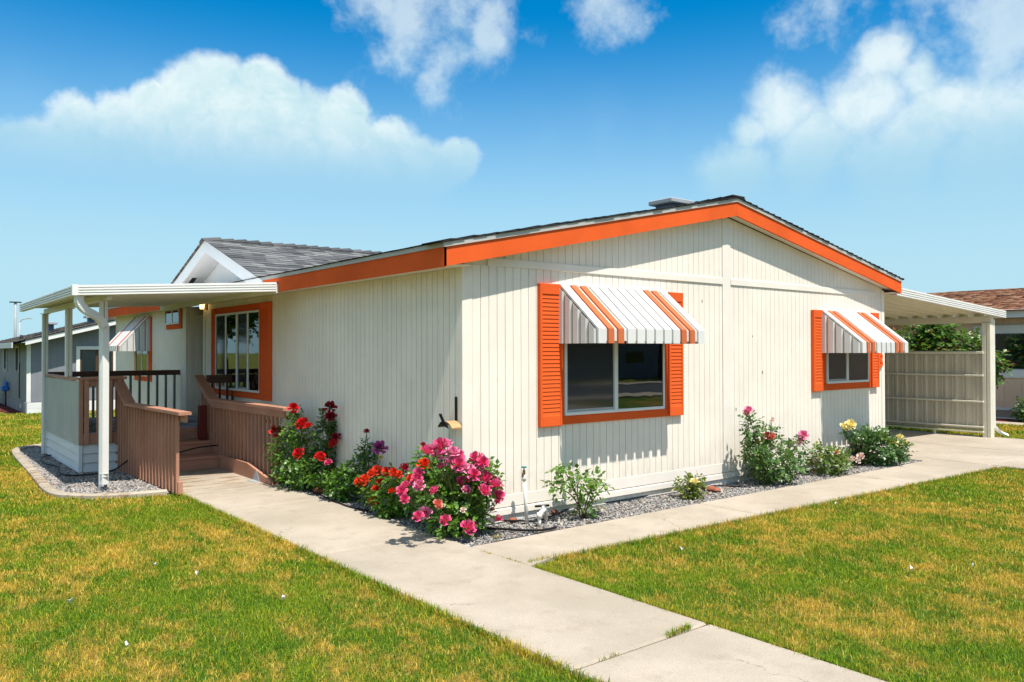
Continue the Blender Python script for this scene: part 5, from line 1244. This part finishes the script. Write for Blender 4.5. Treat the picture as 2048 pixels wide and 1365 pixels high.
# photinia behind the screen fence
def photinia():
    b = empty('photinia_shrub', (14.6, 1.7, 0), 'green shrub with red brown tips behind the screen fence', 'shrub'); X_ = 14.5
    bl = [blob(1870, 672, 34, 30, 0, X_, 3), blob(1825, 685, 34, 26, 0, X_, 2.2), blob(1930, 695, 36, 22, 0, X_, 2.2), blob(1870, 720, 90, 40, 0, X_, 3), blob(1990, 730, 14, 32, 0, X_, .8), blob(1850, 650, 18, 12, 0, X_, .5)]
    foliage('foliage', bl, 800, .07, 'photinia_leaf', b, extra=.08); m = MB()
    for k in range(7): t_ = bl[k % 5][0]; m.tube([(14.6 + random.uniform(-.2, .2), 1.7 + random.uniform(-.2, .2), -.05), ((14.6 + t_[0]) / 2, (1.7 + t_[1]) / 2, t_[2] * .6), t_], [.03, .022, .008], 6)
    m.build('stems', 'bark', b)
photinia()
sh = empty('round_shrub', (17.3, 1.15, 0), 'small dark green shrub beside the tan house wall', 'shrub'); foliage('foliage', [((17.4, .8, .25), (.3, .35, .28), 1)], 160, .05, 'rose_leaf_dark', sh); MB().tube([(17.4, .8, -.05), (17.4, .8, .3)], .02, 6).build('stem', 'bark', sh)

def tree(x, y, h, rad, label, n=2600):
    t_ = empty('street_tree', (x, y, -.05), label, 'tree', 'trees across the street'); m = MB(); m.tube(smooth_path([(x, y, -.1), (x + .1, y, h * .3), (x - .05, y + .1, h * .55)], 4), [.26, .25, .24, .22, .2, .18, .16, .14, .12], 8); bl = []
    for k in range(11):
        a = k * 2.4; rr_ = rad * random.uniform(.25, .75); zz = h * random.uniform(.48, .9); c = (x + rr_ * math.cos(a), y + rr_ * math.sin(a), zz); m.tube([(x, y, h * .4), c], [.07, .02], 5); bl.append((c, (rad * .42, rad * .42, rad * .34), 1))
    m.build('trunk', 'bark', t_); foliage('crown', bl, n // 5, .22, 'tree_leaf', t_)
tree(20, -27, 7.5, 3.2, 'dark leafy tree across the street between two houses'); tree(33, -26, 7, 3.2, 'dark leafy tree in front of the grey house across the street'); tree(13, -27, 6.5, 3, 'dark leafy tree in front of the brown house across the street')
tree(46, -27, 8, 3.6, 'dark leafy tree at the far end of the street'); tree(-12, 42, 7, 3, 'dark leafy tree beyond the white house to the left')

# ------------------------------------------------------------------ small things in the beds
sp = empty('tap_standpipe', (.62, -.24, 0), 'white standpipe with teal handled tap near the house corner', 'standpipe')
b0 = at(1054, 1047, 2, 0.0); t0 = at(1048, 950, 1, b0.y)
MB().tube([(b0.x, b0.y, -.03), (t0.x, b0.y, t0.z)], .0175, 12).build('pipe', 'pvc', sp)
MB().tube([(t0.x, b0.y, t0.z - .06), (t0.x, b0.y, t0.z + .0)], .0215, 12).build('coupling', 'pvc', sp)
m = MB(); m.tube([(t0.x, b0.y, t0.z), (t0.x, b0.y, t0.z + .045)], .014, 10); m.tube([(t0.x, b0.y, t0.z + .025), (t0.x - .03, b0.y - .02, t0.z + .02), (t0.x - .04, b0.y - .03, t0.z - .015)], .011, 8); m.build('tap_body', 'bronze', sp)
m = MB(); m.tube([(t0.x, b0.y, t0.z + .045), (t0.x, b0.y, t0.z + .075)], .006, 8); m.tube([(t0.x, b0.y, t0.z + .072), (t0.x, b0.y, t0.z + .084)], .028, 10); m.build('tap_handle', 'teal_paint', sp)
vp = empty('irrigation_valve', (.67, -.39, 0), 'white pipe elbow and black handled valve low in the gravel', 'valve'); b1 = at(1079, 1052, 2, 0.0)
MB().tube([(b1.x, b1.y, -.03), (b1.x, b1.y, .10)], .017, 10).build('pipe', 'pvc', vp); MB().tube([(b1.x, b1.y, .075), (b1.x, b1.y, .13)], .026, 10).build('coupling', 'pvc', vp)
MB().tube([(b1.x, b1.y, .115), (b1.x + .10, b1.y + .05, .14), (b1.x + .17, b1.y + .1, .12), (b1.x + .19, b1.y + .12, .02)], .022, 10).build('elbow', 'pvc', vp)
MB().tube([(b1.x + .06, b1.y + .14, .165), (b1.x + .2, b1.y + .08, .168)], .012, 8).build('valve_handle', 'black_plastic', vp); MB().tube([(b1.x + .14, b1.y + .1, .13), (b1.x + .14, b1.y + .1, .17)], .022, 8).build('valve_body', 'window_white', vp)
def hose(pts, r, label): tag(MB().tube(smooth_path(pts, 6), r, 8).build('drip_hose', 'black_plastic'), label, 'hose', 'black irrigation hoses')
g = lambda px, py, z=.012: tuple(at(px, py, 2, z))
hose([(.1, -.06, .22), (.22, -.08, .13), (.4, -.13, .05), g(1040, 1042), g(1075, 1042), g(1110, 1030), g(1150, 1015), g(1250, 1000), g(1340, 983), g(1400, 978), g(1430, 972), g(1480, 974)], .0095, 'long black drip hose running along the front wall from the tap')
hose([g(955, 1056), g(1000, 1058), g(1050, 1061), g(1090, 1060), g(1112, 1055)], .0125, 'short black hose end lying in the gravel below the standpipe')
hose([g(1590, 950), g(1620, 942), g(1660, 935), g(1700, 932), g(1740, 925)], .0095, 'black drip hose between the roses at the carport end')
hose([g(585, 968), g(610, 978), g(640, 990), g(670, 1003), g(700, 1014), g(740, 1022)], .0095, 'black drip hose edging the walkway under the red roses')
hose([(-2.2, 8.9, .02), (-2.42, 8.6, .02), (-2.5, 7.8, .02), (-2.4, 7.2, .02), (-2.48, 6.7, .02), (-2.45, 6.2, .02), (-2.2, 6.05, .02), (-1.9, 6.0, .06), (-1.72, 5.9, .2)], .010, 'black hose looping through the gravel round the porch corner')
def rock(px, py, s, label):
    p = at(px, py, 2, 0.0); bm = bmesh.new(); bmesh.ops.create_icosphere(bm, subdivisions=2, radius=1)
    for v in bm.verts: v.co = Vector((v.co.x * s * (1 + random.uniform(-.12, .12)), v.co.y * s * .8 * (1 + random.uniform(-.12, .12)), v.co.z * s * .55 * (1 + random.uniform(-.2, .2))))
    me = bpy.data.meshes.new('rock'); bm.to_mesh(me); bm.free(); me.materials.append(MAT['red_rock']); o = link('rock', me); o.location = (p.x, p.y, s * .25); tag(o, label, 'rock', 'reddish rocks in the gravel')
rock(640, 985, .085, 'reddish rock under the low rose beside the walkway'); rock(652, 980, .05, 'smaller reddish rock touching the one beside the walkway'); rock(1423, 981, .075, 'reddish rock left of the tall pink rose'); rock(1434, 983, .055, 'small reddish rock beneath the front skirting vent'); rock(1108, 1026, .045, 'small red stone behind the irrigation valve'); rock(1026, 1043, .05, 'small red stone left of the standpipe base')
for k, (px, py, lb) in enumerate(((140, 1205, 'largest white petal scrap on the left lawn'), (310, 1131, 'small white petal scrap in the middle of the left lawn'), (394, 1150, 'pinkish petal scrap on the left lawn toward the walkway'), (567, 1199, 'pale petal scrap on the left lawn near the walkway edge'), (255, 1293, 'pink petal scrap at the bottom of the left lawn'), (1672, 1010, 'white petal scrap on the right lawn near the path'), (1945, 1133, 'white petal scrap far right on the right lawn'), (1823, 1141, 'left of two pale petal scraps on the right lawn'), (1364, 1101, 'pale pink petal on the right lawn near its corner'))):
    p = at(px, py, 2, .025); s = .028 if k == 0 else .015; m = MB(); n = 7
    vs = [(p.x, p.y, .022)] + [(p.x + s * math.cos(6.28 * i / n) * random.uniform(.6, 1.1), p.y + s * math.sin(6.28 * i / n) * random.uniform(.5, 1), .032 + random.uniform(0, .03)) for i in range(n)]
    vs += [(a, b, c - .003) for a, b, c in vs]; fs = []
    for i in range(n): j = (i + 1) % n; fs += [(0, 1 + i, 1 + j), (n + 1, n + 2 + j, n + 2 + i), (1 + i, n + 2 + i, n + 2 + j, 1 + j)]
    m.add(vs, fs); tag(m.build('fallen_petal', 'petal_white'), lb, 'petal', 'fallen petals on the lawn')

# ------------------------------------------------------------------ grass
def lawn_mask(x, y):
    e = rng.normal(0, .018, len(x)); xe = x + e; ye = y + e
    ok = np.ones(len(x), bool)
    ok &= ~((xe > -1.56 - .010 * y - .0) & (xe < -.335 - .0072 * (y + 3)) & (ye < 5.9))                       # walk
    ok &= ~((xe > -.42) & (xe < 8.74) & (ye > -1.365 - .038 * x - np.clip(.06 - x, 0, 1) * .25) & (ye < HL))        # path, bed, house
    ok &= ~((xe > 8.72 - np.clip(-1.2 - y, 0, .0)) & (xe < 13.04) & (ye > -14) & (ye < 9.6))                 # drive
    ok &= ~inside([(-1.6, 3.9)] + [(p[0] - .06, p[1]) for p in KERB] + [(8, 10.8), (8, 3.9)], x, y)
    ok &= ~((x > -1.8) & (x < 8.7) & (y > 3.9) & (y < 10.8))
    ok &= ~((x > -.05) & (x < 8.6) & (y > -.7) & (y < HL)) & ~((y > -15.6) & (y < -13.9)) & ~((y < -22) & (y > -23)) & ~((y < -15.5) & (y > -22.1))
    ok &= ~((x > XG - .06) & (y > YG - .06)) & ~((x > 16.25)) & ~((x > XG - .75) & (y > YG + .3))
    return ok
def grass():
    P = []; Wd = []; Ht = []
    for (d0, d1, dens, wid, hgt) in ((1.2, 6.5, 10000, .0034, .036), (6.5, 10, 7000, .0045, .038), (10, 16, 3200, .0072, .042), (16, 26, 900, .013, .06), (26, 42, 300, .022, .07)):
        n = int(math.pi * (d1 * d1 - d0 * d0) * dens * (112 / 360)); a = rng.uniform(-R(56), R(56), n); r = np.sqrt(rng.uniform(d0 * d0, d1 * d1, n)); hd = -YAW + a
        x = CX + r * np.sin(hd); y = CY + r * np.cos(hd); k = lawn_mask(x, y); x, y = x[k], y[k]
        P.append(np.stack([x, y, gz(x, y) - .004], -1)); Wd.append(rng.uniform(.7, 1.3, len(x)) * wid); Ht.append(np.clip(rng.normal(1, .28, len(x)), .35, 1.9) * hgt)
    # shaggy overhang along the edges of the walks and a few tufts in the joints
    def edge(n, fx, fy, hgt, wid=.0036):
        t_ = rng.uniform(0, 1, n); x, y = fx(t_), fy(t_); P.append(np.stack([x + rng.normal(0, .012, n), y + rng.normal(0, .012, n), np.full(n, -.03)], -1)); Wd.append(np.full(n, wid)); Ht.append(rng.uniform(.6, 1.5, n) * hgt)
    edge(3600, lambda t_: -.325 - .0072 * (-6 + 4.5 * t_ + 3), lambda t_: -6 + 4.5 * t_, .062); edge(3600, lambda t_: -.3 + 8.8 * t_, lambda t_: -1.385 - .038 * (8.8 * t_ - .3), .06, .0045)
    edge(5200, lambda t_: -1.58 - .010 * (-5 + 8.8 * t_), lambda t_: -5 + 8.8 * t_, .06, .0045)
    def tuft(px0, py0, px1, py1, n, hgt):
        a, b = at(px0, py0, 2, 0), at(px1, py1, 2, 0); t_ = rng.uniform(0, 1, n); x = a.x + (b.x - a.x) * t_ + rng.normal(0, .008, n); y = a.y + (b.y - a.y) * t_ + rng.normal(0, .008, n)
        P.append(np.stack([x, y, np.full(n, -.01)], -1)); Wd.append(np.full(n, .004)); Ht.append(rng.uniform(.4, 1.2, n) * hgt)
    tuft(1335, 1273, 1380, 1255, 170, .055); tuft(1200, 1320, 1250, 1300, 40, .025); tuft(962, 1103, 985, 1110, 60, .03); tuft(1005, 1115, 1048, 1128, 80, .03); tuft(985, 1075, 1000, 1072, 40, .04); tuft(1735, 955, 1760, 958, 30, .025)
    P = np.concatenate(P); Wd = np.concatenate(Wd); Ht = np.concatenate(Ht); n = len(P)
    a = rng.uniform(0, 2 * np.pi, n); lean = np.abs(rng.normal(.4, .38, n)); la = rng.uniform(0, 2 * np.pi, n)
    sx, sy = np.cos(a) * Wd / 2, np.sin(a) * Wd / 2; lx, ly = np.cos(la) * Ht, np.sin(la) * Ht
    V_ = np.empty((n, 5, 3)); z = P[:, 2]
    m1x, m1y, m1z = lx * lean * .38, ly * lean * .38, Ht * .58
    tx, ty, tz = lx * lean * 1.25, ly * lean * 1.25, Ht * np.clip(1 - lean * .45, .35, 1)
    V_[:, 0] = np.stack([P[:, 0] - sx, P[:, 1] - sy, z], -1); V_[:, 1] = np.stack([P[:, 0] + sx, P[:, 1] + sy, z], -1)
    V_[:, 2] = np.stack([P[:, 0] + m1x + sx * .8, P[:, 1] + m1y + sy * .8, z + m1z], -1); V_[:, 3] = np.stack([P[:, 0] + m1x - sx * .8, P[:, 1] + m1y - sy * .8, z + m1z], -1)
    V_[:, 4] = np.stack([P[:, 0] + tx, P[:, 1] + ty, z + tz], -1)
    k = np.arange(n) * 5; Q = np.stack([k, k + 1, k + 2, k + 3], -1); T_ = np.stack([k + 3, k + 2, k + 4], -1)
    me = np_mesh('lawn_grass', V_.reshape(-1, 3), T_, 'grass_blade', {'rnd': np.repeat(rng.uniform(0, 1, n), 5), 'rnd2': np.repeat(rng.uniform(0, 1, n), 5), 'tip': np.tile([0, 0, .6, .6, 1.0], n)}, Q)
    tag(link('lawn_grass', me), 'short green lawn grass with dry straw coloured patches', 'grass', kind='stuff'); print('blades', n)
grass()
